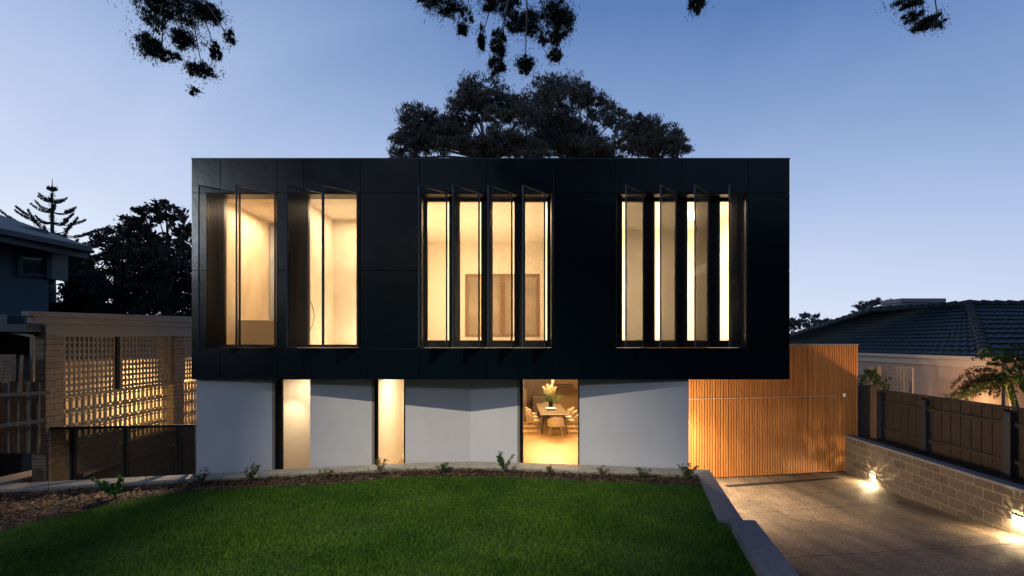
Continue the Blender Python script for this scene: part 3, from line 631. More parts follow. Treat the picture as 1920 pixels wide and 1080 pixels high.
# ================================================================== TIMBER GATE
gt = thing('garage_door', 'wide cedar batten garage door and screen beside the house at the end of the driveway', 'garage door', GA)
ang = math.atan2(gd.y, gd.x); Mg = Matrix.Rotation(ang, 4, 'Z')
def gx_(p): return (p-GA).dot(gd)
gl0, gr0 = gx_(GL), gx_(GR); gb0 = gx_(GB); ztop = CZ+(HY-645.5)/F*13.25
trz = CZ-(747-HY)/F*12.5
mbk = MB().box((gl0,.055,.0),(gr0,.115,ztop-.02), Mg); mbk.build('backing', M['cedarback'], gt)
up_, lo_ = MB(), MB(); x = gl0; i = 0
hx1 = gx_(GB)-.22
rr = random.Random(3)
while x < gr0-.04:
    dy = rr.uniform(-.003,.003)
    if x < hx1: up_.box((x,dy,trz+.006),(x+.046,.045,ztop-.02), Mg); lo_.box((x,dy,.02),(x+.046,.045,trz-.006), Mg)
    else: up_.box((x,dy,.02),(x+.046,.045,ztop-.02), Mg)
    x += .0765
up_.build('batten_screen', M['cedar'], gt, bevel=.002); lo_.build('batten_door', M['cedar'], gt, bevel=.002)
MB().box((gl0,-.016,trz-.005),(hx1,.004,trz+.005), Mg).build('track_trim', mat('track_aluminium', (.85,.82,.75), .45), gt)
MB().box((gl0,-.01,ztop-.02),(gr0,.1,ztop+.01), Mg).build('top_capping', M['steel'], gt)
kx = gx_(GA)+4.66; Mk = Mg @ Matrix.Translation((kx,-.005,CZ-(741-HY)/F*13.2)) @ Matrix.Rotation(R(90),4,'X')
mb = MB().lathe([(.0,.05),(.02,.05),(.045,.035),(.06,.0)], n=16); mb.v = [tuple(Mk @ Vector(v)) for v in mb.v]; mb.build('door_camera', M['white'], gt, smooth=True)
mb = MB().lathe([(.0,.058),(.018,.056),(.02,.05)], n=12); mb.v = [tuple(Mk @ Vector(v)) for v in mb.v]; mb.build('lens', M['blackmetal'], gt, smooth=True)
# light under the overhang that washes the gate and driveway
dl = MB().lathe([(0,-.01),(.045,-.01),(.06,0),(.06,.02),(0,.02)], (3.95,2.55,BZ0-.012)); dl.build('soffit_downlight', M['lamp'], H)
light('SPOT', (3.95,2.55,BZ0-.05), 1750, WARM2, .04, spot=100, aim=(4.6,2.0,0), blend=1.0)

wlp = MB().box((LC.x+.001,2.25,1.15),(LC.x+.07,2.40,1.40)).build('wall_lamp', M['steplens'], H)
light('POINT', (LC.x+.16,2.33,1.27), 420, WARM2, .05)
# ================================================================== PLANTER WALL, RIGHT FENCE
WD = Vector((.0967, 1, 0)).normalized(); wn_ = Vector((-WD.y, WD.x, 0))   # wn_ points left, to the driveway
WA = Vector((9.18, 13.3-D, 0))                     # far corner at the gate
def wp(s, off=0, z=0): return WA - WD*s - wn_*off + Vector((0,0,z))       # s metres towards the street, off metres to the right
PZ = CZ-2.42
M['blk'] = blockmat('grey_concrete_block', (.125,.105,.088), (.08,.068,.058), (.21,.175,.135), .40, .20, .010, rot=(WD.x, WD.y))
pw = thing('block_planter_wall', 'grey concrete block retaining wall with bluestone capping along the right of the driveway', 'retaining wall', WA)
b_ = MB(); q = [wp(0)-WA, wp(0,.2)-WA, wp(12,.2)-WA, wp(12)-WA]; b_.prism([(v.x,v.y) for v in reversed(q)], -.05, PZ-.05)
b_.build('block_wall', M['blk'], pw)
c_ = MB()
for i in range(10):
    q = [wp(i*1.2-.02,-.02)-WA, wp(i*1.2-.02,.24)-WA, wp(i*1.2+1.175,.24)-WA, wp(i*1.2+1.175,-.02)-WA]; c_.prism([(v.x,v.y) for v in reversed(q)], PZ-.05, PZ)
c_.build('capping', M['bluestone'], pw, bevel=.004)
s_ = MB(); q = [wp(-.2,.2), wp(-.2,6), wp(12,6), wp(12,.2)]; s_.prism([(v.x,v.y) for v in reversed(q)], -.05, PZ-.10); tag(s_.build('planter_soil', M['soil']), kind='structure')
# step lights
sl0 = thing('step_light', 'x', 'wall light', (0,0,0), 'lit step lights low on the block wall')
MB().box((-.03,-.11,-.045),(-.002,.11,.045)).build('housing', M['steel'], sl0, bevel=.004)
MB().box((-.036,-.09,-.03),(-.0305,.09,.03)).build('lens', M['steplens'], sl0)
def wall_at(px): k = (px-960)/F; s = (WA.x-k*(D+WA.y))/(WD.x-k*WD.y); return s
for i, (px, py, lab) in enumerate(((1638,893,'lit step light low on the block wall nearest the garage door'),(1912,972,'lit step light low on the block wall at the right edge of the photo'))):
    s = wall_at(px); p = wp(s); Zc = p.y+D; z = CZ-(py-HY)/F*Zc
    o = sl0 if i == 0 else copy_tree(sl0); o.location = (p.x, p.y, z); o.rotation_euler.z = -math.atan2(WD.x, WD.y); o['label'] = lab
    light('SPOT', p+wn_*.07+Vector((0,0,z+.0)), 95, (1,.72,.38), .02, spot=170, aim=p+wn_*.16, blend=.6)
    gl_ = light('POINT', p+wn_*.11+Vector((0,0,z-.02)), 16.0, (1,.72,.38), .012).data; gl_.use_nodes = True; t = gl_.node_tree   # ribbed glass throws a broken pattern
    em = t.nodes['Emission']; tcn = t.nodes.new('ShaderNodeTexCoord'); nn_ = t.nodes.new('ShaderNodeTexNoise'); nn_.inputs['Scale'].default_value = 5; nn_.inputs['Detail'].default_value = 4
    rp = t.nodes.new('ShaderNodeMapRange'); rp.inputs[1].default_value = .50; rp.inputs[2].default_value = .60; rp.inputs[3].default_value = .15; rp.inputs[4].default_value = 2.2
    t.links.new(tcn.outputs['Normal'], nn_.inputs['Vector']); t.links.new(nn_.outputs['Fac'], rp.inputs[0]); t.links.new(rp.outputs[0], em.inputs['Strength'])
# paling fence
FA = Vector((10.1,13.8-D,0))
def fp(s, off=0, z=0): return FA - WD*s - wn_*off + Vector((0,0,z))
def paling_fence(s0, s1, z0, ztop_, label, posts, mpost, off=0, rails=(.28,1.0)):
    f = thing('paling_fence', label, 'fence', fp(s0, off)); o_ = Vector(f.location); b = MB(); s = s0; rr = random.Random(5); k = 0
    Mf = Matrix.Rotation(math.atan2(-WD.y, -WD.x), 4, 'Z')            # local x runs towards the street, +y to the driveway? (checked below)
    side = -1 if (Mf @ Vector((0,1,0))).dot(wn_) < 0 else 1
    L = s1-s0; x = 0
    while x < L:
        w = rr.uniform(.135,.16); dz = rr.uniform(-.012,.008); t = .0 if k % 2 else .014
        b.box((x,side*(-.01-t),z0),(min(x+w,L),side*(.006-t),ztop_-.04+dz), Mf); x += w-.012 if k % 2 else w-.02; k += 1
    b.build('palings', M['palings'], f)
    r = MB()
    for h in rails: r.box((0,side*.008,z0+h),(L,side*.055,z0+h+.075), Mf)
    r.build('rail', M['palings'], f, bevel=.004)
    MB().box((-.02,side*-.05,ztop_-.035),(L,side*.075,ztop_), Mf).build('capping', M['palings'], f, bevel=.004)
    for x in posts:
        if mpost: MB().box((x-.075,side*.02,z0-.02),(x+.075,side*.12,ztop_-.10), Mf).build('post', mpost, f, bevel=.004)
        MB().box((x-.15,side*.012,z0-.02),(x-.08,side*.09,ztop_-.06), Mf).build('brace', M['palings'], f)
    return f
def fence_s(px, off=0):
    k = (px-960)/F; p = fp(0, off); return (p.x-k*(D+p.y))/(WD.x-k*WD.y)
s0 = fence_s(1649); ps = [fence_s(p)-s0 for p in (1657,1741,1900)]
paling_fence(s0, s0+9.5, PZ-.1, 2.27, 'grey brown paling fence with dark slate posts behind the block planter wall', ps, M['postblue'])
g2 = thing('side_fence', 'short run of slate and brown upright boards just right of the cedar screen', 'fence', P(1612,810,13.4)); o_ = Vector(g2.location)
b1_, b2_ = MB(), MB(); x0_ = X(1611,13.3); 
for i in range(3): b1_.box((x0_+i*.08-o_.x,4.32-o_.y,PZ-.1-o_.z),(x0_+i*.08+.072-o_.x,4.35-o_.y,2.36-o_.z))
for i in range(4): b2_.box((x0_+.25+i*.085-o_.x,4.32-o_.y,PZ-.1-o_.z),(x0_+.25+i*.085+.078-o_.x,4.35-o_.y,2.36-o_.z))
b1_.build('slate_boards', M['postblue'], g2); b2_.build('brown_boards', M['palings'], g2)

# neighbour's house on the right
rh = thing('neighbour_house', 'single storey peach rendered house with a dark tiled hip roof beyond the right fence', 'house', (12, 6, 0))
ro = Vector(rh.location); 
def loc(v): return Vector(v)-ro
g0 = P(1611,657.5,16.8); g1 = P(1846,668.5,11.9)       # gutter line, near wall
g0 = Vector((12.15+.15, 9.5, g0.z)); 
def lerp(a, b, t): return Vector(a).lerp(Vector(b), t)
eC = Vector((13.3, 17.5, 3.30)); e1 = Vector((X(1846,11.9), 11.9-D, g1.z))
rA = P(1817,572,15.7); rB = P(1636,583,18.0)
def tiled(name, a, b, c, d, rows_, cols, mt, parent):  # a-b eave, d-c ridge; stepped courses with a rolled profile
    a, b, c, d = [loc(v) for v in (a,b,c,d)]; nrm = (b-a).cross(d-a).normalized()
    if nrm.z < 0: nrm = -nrm
    m = MB(); sub = cols*3
    for i in range(rows_):
        t0, t1 = i/rows_, (i+1)/rows_+.004; base = len(m.v)
        for (t, lift) in ((t0, .0),(t0, .045),(t1, .006)):
            for j in range(sub+1):
                u = j/sub; p = a.lerp(b, u).lerp(d.lerp(c, u), min(t,1)); w = .018*(1+math.sin(j*2*math.pi/3)) if lift else 0
                m.v.append(tuple(p+nrm*(lift+w)))
        n = sub+1
        for r_ in range(2):
            for j in range(sub): k = base+r_*n+j; m.f.append((k,k+1,k+n+1,k+n))
    return m.build(name, mt, parent)
tiled('tiled_roof', eC, e1, rA, rB, 13, 52, M['tile'], rh)
e2 = e1+Vector((6,-.9,0)); rC = rA+Vector((5,2.2,0))
tiled('tiled_roof', e1, e2, rA+Vector((3.6,-.2,-.05)), rA, 11, 24, M['tile'], rh)
tiled('tiled_roof', eC+Vector((8,3,0)), eC, rB, rB+Vector((4,1.5,0)), 13, 20, M['tile'], rh)
rc = MB()
def ridge(a, b, n, r=.12):
    a, b = loc(a), loc(b)
    for i in range(n):
        p, q = a.lerp(b, i/n), a.lerp(b, (i+1.12)/n); rc.tube([p+Vector((0,0,.02)), q+Vector((0,0,-.01))], [r*1.12, r*.92], 9)
ridge(e1+Vector((0,0,.05)), rA+Vector((0,0,.03)), 16); ridge(rA+Vector((0,0,.03)), rB+Vector((0,0,.03)), 9); ridge(rB+Vector((0,0,.03)), eC+Vector((0,0,.05)), 24); ridge(rA+Vector((0,0,.03)), rA+Vector((3.6,-.2,-.02)), 9)
rc.build('ridge_tiles', M['tile'], rh)
gg = MB(); d_ = (eC-e1).normalized(); sd = Vector((-d_.y, d_.x, 0)).normalized()
a_, b2 = loc(e1), loc(eC)
gg.bar(a_+sd*.05-Vector((0,0,.05)), b2+sd*.05-Vector((0,0,.05)), .11, .10); gg.bar(a_-sd*.04-Vector((0,0,.20)), b2-sd*.04-Vector((0,0,.20)), .05, .19)
gg.bar(a_-Vector((0,.05,.05)), loc(e2)-Vector((0,.05,.05)), .11, .10)
gg.build('gutter', M['rtrim'], rh, bevel=.01)
wv_ = MB(); o1 = e1-sd*.08; o2 = eC-sd*.08; q = [loc(o1), loc(o2), loc(o2-sd*.3), loc(o1-sd*.3)]
pl_ = [(v.x,v.y) for v in q]
wv_.prism(pl_ if ((q[1]-q[0]).cross(q[2]-q[1])).z > 0 else pl_[::-1], 0, e1.z-.12); wv_.box(loc((e1.x+.12, e1.y+.03, 0)), loc((e2.x, e1.y+.3, e1.z-.12))); wv_.build('rendered_wall', M['rwall'], rh)
chm = MB(); cp = P(1690,578,19.5); cq = P(1770,578,19.5); chm.box(loc((cp.x,cp.y,3.9)), loc((cq.x,cq.y+1.0,P(1700,567,19.5).z))); chm.box(loc((cp.x-.05,cp.y-.05,P(1700,567,19.5).z)), loc((cq.x+.05,cq.y+1.05,P(1700,559.5,19.5).z)))
chm.build('chimney', M['chim'], rh, bevel=.02)
yl = thing('garden_lamp', 'small warm garden lamp hidden low behind the right fence', 'lamp', (11.0,2.4,.9))
MB().lathe([(0,0),(.02,0),(.02,.45),(0,.45)]).build('post', M['blackmetal'], yl); MB().lathe([(0,.451),(.05,.451),(.05,.55),(0,.55)]).build('lamp_shade', M['steplens'], yl)
light('POINT', (11.0,2.4,1.62), 230, (1,.58,.28), .05)
# lattice screen by the right fence
def lattice(mb, o, du, L, z0, z1, pitch, w, t=.01, ztopf=None, zbotf=None):
    o = Vector(o); du = Vector(du).normalized(); n = int(L/pitch)
    nn = Vector((-du.y, du.x, 0))
    zt = ztopf or (lambda u: z1); zb = zbotf or (lambda u: z0)
    for i in range(n+1):
        u = min(i*pitch, L); p = o+du*u; mb.bar(p+Vector((0,0,zb(u))), p+Vector((0,0,zt(u))), w, t, up=nn)
    z = z0+pitch*.5; 
    zmin = min(zb(0), zb(L)); z = zmin+pitch*.5
    while z < max(zt(0), zt(L)):
        # rail spans only where it lies between bottom and top edges
        us = [u for u in np.linspace(0, L, 60) if zb(u) <= z <= zt(u)]
        if len(us) > 1: mb.bar(o+du*us[0]+nn*t+Vector((0,0,z)), o+du*us[-1]+nn*t+Vector((0,0,z)), t, w, up=(0,0,1))
        z += pitch
ls = thing('lattice_screen', 'square trellis screen in a timber frame standing behind the right fence beside the cedar screen', 'trellis', P(1640,730,13.9)); lo = Vector(ls.location)
la = MB(); a = P(1651,690,14.2); b = P(1709,690,13.3); dv = (b-a); dv.z = 0
lattice(la, a-lo-Vector((0,0,a.z-lo.z)), dv, dv.length, 2.1-lo.z, P(1651,688,14.2).z-lo.z, .10, .03); la.build('trellis', M['lattice'], ls)
la2 = MB(); a2 = P(1622,690,14.0); b2_ = P(1642,690,14.2); dv2 = b2_-a2; dv2.z = 0
lattice(la2, a2-lo-Vector((0,0,a2.z-lo.z)), dv2, dv2.length, 2.1-lo.z, P(1651,688,14.2).z-lo.z, .08, .03); la2.build('trellis', M['lattice'], ls)
fr = MB(); zt = P(1651,687,14.2).z-lo.z
for q, w in ((P(1646.5,690,14.15),.14),(b,.04)): fr.box((q.x-lo.x-w/2,q.y-lo.y-.05,1.2-lo.z),(q.x-lo.x+w/2,q.y-lo.y+.05,zt))
aa, bb2 = a-lo, b-lo; aa.z = bb2.z = zt; fr.bar(aa, bb2, .06, .05); fr.build('frame', M['lattice'], ls)
vc = np.concatenate([clumpcloud(P(1632,712,13.8), (.32,.12,.32), 700, 30), clumpcloud(P(1662,718,13.9), (.15,.1,.2), 120, 10)])
cr = thing('climbing_plant', 'leafy climber growing over the trellis behind the right fence', 'plant', P(1630,735,13.8)); cc = Vector(cr.location)
np_mesh('foliage', leafquads(vc-np.array(cc), .07, .5), 4, M['green_bush'], cr); MB().tube([(0,0,-.6),(.03,0,0),(.0,0,.3)], .012).build('stem', M['stem'], cr)

# ================================================================== LEFT NEIGHBOUR
ND = Vector((-.1, 1, 0)).normalized(); NA = Vector((X(108,8.7), 8.7-D, 0))       # where the breeze wall starts
def npnt(px):                                         # distance along the neighbour's wall line for a pixel column
    k = (px-960)/F; return (k*(D+NA.y)-NA.x)/(ND.x-k*ND.y)
def nz(px, py): s = npnt(px); Z = (NA+ND*s).y+D; return CZ-(py-HY)/F*Z
cpn = thing('neighbour_carport', 'neighbouring carport with a flat cream fascia, breeze blocks and lattice glowing from within', 'carport', NA)
s_p0, s_e, s_pl, s_l2, s_end = npnt(74), npnt(311), npnt(318), npnt(336), npnt(357)+2.0
# breeze blocks
Bz0 = nz(108,747.6); blk = .29
def breeze(mb, s, z, S=blk, t=.05):                   # one pierced block: frame, mullion and a small box at the foot
    Mx = Matrix.Translation(ND*s) @ Matrix.Rotation(math.atan2(ND.y, ND.x), 4, 'Z')
    e = .017
    def bx(x0,x1,z0,z1,tt=t): mb.box((x0,-tt/2,z+z0),(x1,tt/2,z+z1), Mx)
    bx(0,e,0,S); bx(S-e,S,0,S); bx(e,S-e,0,e); bx(e,S-e,S-e,S)
    bx(e,S-e,S-.068,S-.048,t*.9); bx(S/2-.009,S/2+.009,.075,S-.068,t*.9); bx(S/2-.009,S/2+.009,S-.048,S-e,t*.9)
    bx(S*.24,S*.76,.062,.078,t*.9); bx(S*.24,S*.24+.016,e,.062,t*.9); bx(S*.76-.016,S*.76,e,.062,t*.9); bx(S*.36,S*.64,.028,.040,t*.9)
    bx(e,S*.24,.028,.04,t*.8) if False else None
bb = MB(); ncol = int((s_pl-0)/blk)+1; nrow = 4; nlow = 5
for r_ in range(nrow):
    for c_ in range(13): 
        s = c_*blk
        if s+blk <= s_pl+.12 and not (r_ == 3 and c_ < nlow): breeze(bb, s, Bz0-(r_+1)*blk)
bb.build('breeze_block_wall', M['breeze'], cpn); bb = MB()
for r_ in range(nrow+1):
    for c_ in range(6): breeze(bb, s_l2+c_*blk, Bz0-(r_+1)*blk+.02)
bb.build('breeze_block_wall', M['breeze'], cpn)
ztopf = lambda s: (nz(108,632)+(nz(318,630.5)-nz(108,632))*(s/npnt(318)))
Mn = Matrix.Rotation(math.atan2(ND.y, ND.x), 4, 'Z')
cap = MB().box((0,-.06,Bz0),(s_pl,.06,Bz0+.045), Mn); cap.build('block_capping', M['breeze'], cpn, bevel=.004)
lt = MB(); 
lattice(lt, (0,0,0)+ND*.03 if False else ND*.03, ND, npnt(215)-.03, Bz0+.045, 4, .115, .052, .012, ztopf=lambda u: ztopf(u), zbotf=lambda u: Bz0+.045)
lattice(lt, ND*npnt(221), ND, s_e-npnt(221), Bz0+.045, 4, .115, .052, .012, ztopf=lambda u: ztopf(u+npnt(221)), zbotf=lambda u: Bz0+.045)
lattice(lt, ND*(s_l2+.02), ND, 1.9, Bz0+.045, 4, .115, .052, .012, ztopf=lambda u: ztopf(u+s_l2), zbotf=lambda u: Bz0+.06)
lt.build('lattice', M['lattice'], cpn)
pr = MB(); pr.box((npnt(215),-.045,Bz0+.045),(npnt(220),.045,ztopf(2)), Mn); pr.build('lattice_post', M['dark'], cpn)
pr = MB(); pr.box((npnt(220.5),-.055,Bz0+.045),(npnt(222.5),.05,ztopf(2)), Mn); pr.build('lattice_stile', M['lattice'], cpn)
M['pierm'] = blockmat('cream_brick', (.25,.19,.14), (.20,.155,.115), (.11,.085,.06), .39, .105, .008, rot=(ND.x, ND.y))
pr = MB(); pr.box((s_p0,-.10,.1),(-.002,.12,ztopf(0)+.01), Mn); pr.build('brick_pier', M['pierm'], cpn); pr = MB(); pr.box((s_pl,-.12,0),(s_l2,.14,ztopf(3)), Mn); pr.build('brick_pier', M['pierm'], cpn)
MB().box((s_e,-.05,Bz0+.046),(s_pl-.002,.2,ztopf(3)), Mn).build('lit_pier_face', M['breeze'], cpn)
M['nblk'] = blockmat('brown_block', (.26,.20,.14), (.20,.155,.11), (.32,.25,.17), .40, .19, .012, rot=(ND.x, ND.y))
pr = MB(); pr.box((s_p0,-.07,-.05),(s_end+3,.12,Bz0-nrow*blk-.002), Mn); pr.box((.0,-.069,Bz0-nrow*blk-.001),(nlow*blk,.119,Bz0-3*blk-.002), Mn); pr.build('base_wall', M['nblk'], cpn)
pr = MB(); za, zb_ = 1.05, 1.02; pr.box((.3,-.22,za-.06),(s_end+3,-.072,za), Mn); pr.build('footing_ledge', M['breeze'], cpn)
# roof and fascia, climbing gently to the rear
rf = MB(); s0_, s1_ = npnt(40), s_end+2
def fas(mb, z0f, z1f, y0, y1, sA, sB):
    A = Mn @ Vector((sA,y0,0)); A2 = Mn @ Vector((sA,y1,0)); B = Mn @ Vector((sB,y0,0)); B2 = Mn @ Vector((sB,y1,0))
    mb.prism([(A.x,A.y),(B.x,B.y),(B2.x,B2.y),(A2.x,A2.y)], [z0f(sA),z0f(sB),z0f(sB),z0f(sA)], [z1f(sA),z1f(sB),z1f(sB),z1f(sA)])
ztop = lambda s: ztopf(s)+.45+(nz(318,592.5)-nz(318,630.5)-.45)*(s/npnt(318)) if True else 0
fas(rf, lambda s: ztopf(s), lambda s: ztopf(s)+.24, -.06, .0, npnt(79), s1_)
fas(rf, lambda s: ztopf(s)+.24, lambda s: ztopf(s)+.36, -.10, .0, npnt(50), s1_)
fas(rf, lambda s: ztopf(s)+.36, ztop, -.13, .0, s0_, s1_)
rf.build('fascia', M['fascia'], cpn, bevel=.006)
rf = MB(); fas(rf, lambda s: ztopf(s)+.10, lambda s: ztopf(s)+.22, 0.002, 4.2, s0_+.1, s1_); rf.build('flat_roof', M['ntrim'], cpn)
# lit wall inside the carport
iw = MB(); fas(iw, lambda s: 0, lambda s: CZ-.36, 2.1, 2.2, .35, 9.5); iw.build('inner_wall', M['breeze'], cpn)
fas_w = MB(); fas(fas_w, lambda s: 0, lambda s: CZ+.6, 3.5, 3.58, -1, 16); fas_w.build('dark_window_band', M['ntrim'], cpn)
for s in (1.8, 5.2, 7.4):
    p = NA + Mn @ Vector((s, 1.2, 0)); light('POINT', (p.x, p.y, 1.5), {1.8:80,5.2:190,7.4:230}[s], (1,.62,.26), .1)
    p2 = NA + Mn @ Vector((s, 1.2, 0)); light('SPOT', (p2.x, p2.y, 2.5), {1.8:80,5.2:210,7.4:250}[s], (1,.62,.26), .1, spot=140, aim=(p2.x-1.2, p2.y, 1.9))
# downpipe, dark bay and old timber by the carport
dp = thing('downpipe', 'cream downpipe bending down from the carport gutter in front of the brick pier', 'downpipe', P(60,716,8.2)); do = Vector(dp.location)
mb = MB(); q = [P(22,612,8.25), P(22,623,8.25), P(61,630,8.2), P(61,716,8.2)]
for a, b in zip(q, q[1:]): mb.bar(a-do, b-do, .05, .05, up=(0,1,0))
mb.build('pipe', M['fascia'], dp, bevel=.008)
# timber palings on the left
tf = thing('old_paling_fence', 'weathered old paling fence of mismatched boards with two rails at the left edge', 'fence', P(0,780,7.8)); to = Vector(tf.location)
pal = MB(); xs_ = [-60,-42,-22,0,20,38.5,58,75]
for i, (a, b) in enumerate(zip(xs_, xs_[1:])):
    Z = 7.75+.006*(a+60)*.6; top = 716 - (2 if i % 2 else 0); A = P(a+1.5,top,Z); B = P(b-1.5,top+1,Z); bo = P(a,850,Z).z
    pal.prism([(A.x-to.x,A.y-to.y),(B.x-to.x,B.y-to.y),(B.x-to.x,B.y-to.y+.02),(A.x-to.x,A.y-to.y+.02)], bo-to.z, [A.z-to.z,B.z-to.z,B.z-to.z,A.z-to.z])
pal.build('palings', M['weather'], tf, bevel=.003)
rl = MB(); rl.bar(P(-60,744,7.7)-to, P(95,736,7.95)-to, .04, .055); rl.bar(P(-60,806,7.7)-to, P(90,788,7.95)-to, .04, .06); rl.build('rail', M['weather'], tf, bevel=.004)
sb = thing('slat_screen', 'low screen of horizontal weathered slats above the old palings at the left edge', 'screen', P(10,716,8.0)); so_ = Vector(sb.location)
mb = MB()
for i in range(8): mb.bar(P(-60,667+i*6.4,8.0)-so_, P(29,667+i*6.4+.5,8.0)-so_, .02, .05)
mb.build('slats', M['weather'], sb); MB().bar(P(41,666,8.0)-so_, P(37,740,8.0)-so_, .03, .035).build('leaning_post', M['weather'], sb)
bw_ = MB().bar(P(-60,600,8.9), P(30,603,8.9), .3, .24); 
tag(bw_.build('roof_beam', M['ntrim'], bevel=.01), 'slate blue roof edge meeting the cream fascia above the slat screen', 'roof edge')
bp_ = MB(); A = P(-100,620,9.6); B = P(73,620,9.6); bp_.box((A.x,A.y,0),(B.x,A.y+.1,CZ+.35)); tag(bp_.build('shed_wall', mat('dark_blue_boards', (.02,.03,.045), .8, noise=.4, nscale=5)), 'dark blue boarded shed wall behind the slat screen', 'wall')
# black shade-mesh fence
sf = thing('mesh_fence', 'low black framed fence of shade mesh with a gate left of the white wall', 'fence', P(364,900,9.12)); sfo = Vector(sf.location)
def sz(px): return 9.12-(364-px)/298*.75
def sp(px, py): return P(px, py, sz(px))-sfo
fr = MB(); me_ = MB(); tops = [(66,801.5),(135,800),(229,798.5),(240,798),(329,796),(338,795.8),(366,795.2)]
def frame_panel(a, b, ta, tb, name):
    f = MB(); za, zb2 = ta, tb
    f.bar(sp(a,za+2.5), sp(b,zb2+2.5), .03, .045)
    for (px, w, y) in ((a+3,.05,za),(b-3,.05,zb2)): f.bar(sp(px,y), sp(px,925), w, .03, up=(0,1,0))
    o = f.build(name, M['blackmetal'], sf, bevel=.003)
    q = [sp(a,925), sp(b,925), sp(b,zb2+2), sp(a,za+2)]; MB().quad(*q).build('mesh', M['shade'], o)
frame_panel(66,137,801.5,800,'fence_panel'); frame_panel(137,235,800,798.3,'fence_panel'); frame_panel(235.6,334,798.3,796,'gate_panel'); frame_panel(334,366,796,795.3,'fence_panel')
# low side wall in the left corner
lw = thing('garden_wall', 'short low garden wall with pale capping in the dark left corner behind the kerb', 'wall', G(0,905,1.15)); lo = Vector(lw.location)
a0, a1, b0, b1 = G(-40,915,1.13), G(128,877,1.13), G(-40,903,1.13), G(98,873,1.13)
pp = [v-lo for v in (a0,a1,G(128,871,1.13),b1,b0)]; MB().prism([(v.x,v.y) for v in pp], 1.07-lo.z, 1.13-lo.z).build('capping', M['conc'], lw, bevel=.004)
MB().prism([(v.x*.99,v.y+.015) for v in pp], 0-lo.z, 1.068-lo.z).build('wall_body', M['nblk'], lw)

# upper house on the left
lh = thing('weatherboard_house', 'slate blue upper storey house with one dark window behind the carport at the left', 'house', P(91,584,14)); lho = Vector(lh.location)
HZ = 14.0
wl2 = MB(); c0 = P(91,440,HZ); w0 = P(-200,440,HZ-2.4)
wl2.prism([(w0.x-lho.x,w0.y-lho.y),(c0.x-lho.x,c0.y-lho.y),(X(84,22)-lho.x,13-lho.y),(w0.x-lho.x-6,13-lho.y)], -4.3, P(91,432,HZ).z-lho.z)
wl2.build('wall', M['nwall'], lh)
def wy(px, py, o=0):                                  # point on that wall plane
    k = (px-960)/F; A = Vector((w0.x,w0.y)); B = Vector((c0.x,c0.y)); t = (k*(D+A.y)-A.x)/((B.x-A.x)-k*(B.y-A.y)); q = A+(B-A)*t; Z = q.y+D-o
    return P(px, py, Z)-lho
fw = MB()
def slab(mb, x0, y0, x1, y1, o, th):
    a, b = wy(x0,y0,o), wy(x1,y0,o); c, d2 = wy(x1,y1,o), wy(x0,y1,o)
    mb.prism([(a.x,a.y),(b.x,b.y),(b.x,b.y+th),(a.x,a.y+th)], [d2.z,c.z,c.z,d2.z], [a.z,b.z,b.z,a.z])
slab(fw,33.5,455,38,516,.06,.08); slab(fw,81,459,86,521,.06,.08); slab(fw,34,512.5,86,519,.07,.09); slab(fw,34,452,86,459,.065,.08); wo_ = fw.build('window', M['ntrim'], lh)
pn = MB(); slab(pn,38,458,81,514,.02,.02); pn.build('pane', mat('dark_window_glass', (.02,.035,.05), .06, spec=.8), wo_)
bx_ = MB(); slab(bx_,88,458,98,523,.12,.5); bx_.build('corner_trim', M['ntrim'], lh)
ef = MB()                                            # hip roof: level eave from left foreground to the tip, ridge rising leftwards
e1_ = P(173,463,HZ+.2)-lho; e0_ = P(-200,383,HZ-3.9)-lho; e0_.z = e1_.z; rg = P(-230,322,HZ+1.5)-lho; bt_ = e1_+Vector((-9,8,0))
th = Vector((0,0,-.14)); n0 = len(ef.v); ef.v += [tuple(v) for v in (e0_, e1_, rg, bt_, e0_+th, e1_+th, bt_+th)]
ef.f += [(0,1,2),(1,3,2),(0,4,5,1),(1,5,6,3),(4,6,5),(0,2,3,6,4)]
ef.build('roof', M['nroof'], lh)
MB().bar(e0_+Vector((0,.3,-.22)), e1_+Vector((-.4,.3,-.22)), .05, .16).build('fascia_board', M['ntrim'], lh)

# ================================================================== VEGETATION
def tree(name, label, base, clumps, mleaf, mbark, leaf, dens, trunk_r=.3, group=None, droop=None, fork=None, asp=.35, shell=.45, cat='tree'):
    t = thing(name, label, cat, base, group); b0 = Vector(base); tr = MB(); fork = Vector(fork) if fork else b0.lerp(Vector(clumps[0][0]), .4)
    tr.tube([(0,0,0), (fork-b0)*.5+Vector((.1,0,0)), fork-b0], [trunk_r, trunk_r*.8, trunk_r*.6], 9)
    V = []
    for (c, r) in clumps:
        c = Vector(c); mid = fork.lerp(c, .5)+Vector((random.uniform(-.25,.25),random.uniform(-.25,.25),random.uniform(-.1,.35)))*max(r)*.5
        tr.tube([fork-b0, mid-b0, c-b0], [trunk_r*.4, trunk_r*.22, trunk_r*.07], 6)
        for k in range(5):
            dv = Vector((random.gauss(0,1),random.gauss(0,1),random.gauss(.2,.8))).normalized(); e = c+Vector((dv.x*r[0],dv.y*r[1],dv.z*r[2]))*.85
            s = fork.lerp(c, random.uniform(.55,.95)) if k % 2 else c
            m_ = s.lerp(e,.5)+Vector((random.uniform(-.1,.1),0,random.uniform(-.05,.12)))*max(r)
            tr.tube([s-b0, m_-b0, e-b0], [trunk_r*.11, trunk_r*.07, trunk_r*.03], 5)
        V.append(leafquads(clumpcloud(np.array(c-b0), r, int(dens*r[0]*(r[1]*.5+r[2]*.5)), shell=shell, sub=max(10, int(dens*r[0]*r[2]/42))), leaf, asp, droop))
    tr.build('trunk', mbark, t, smooth=True); np_mesh('crown', np.concatenate(V), 4, mleaf, t); return t
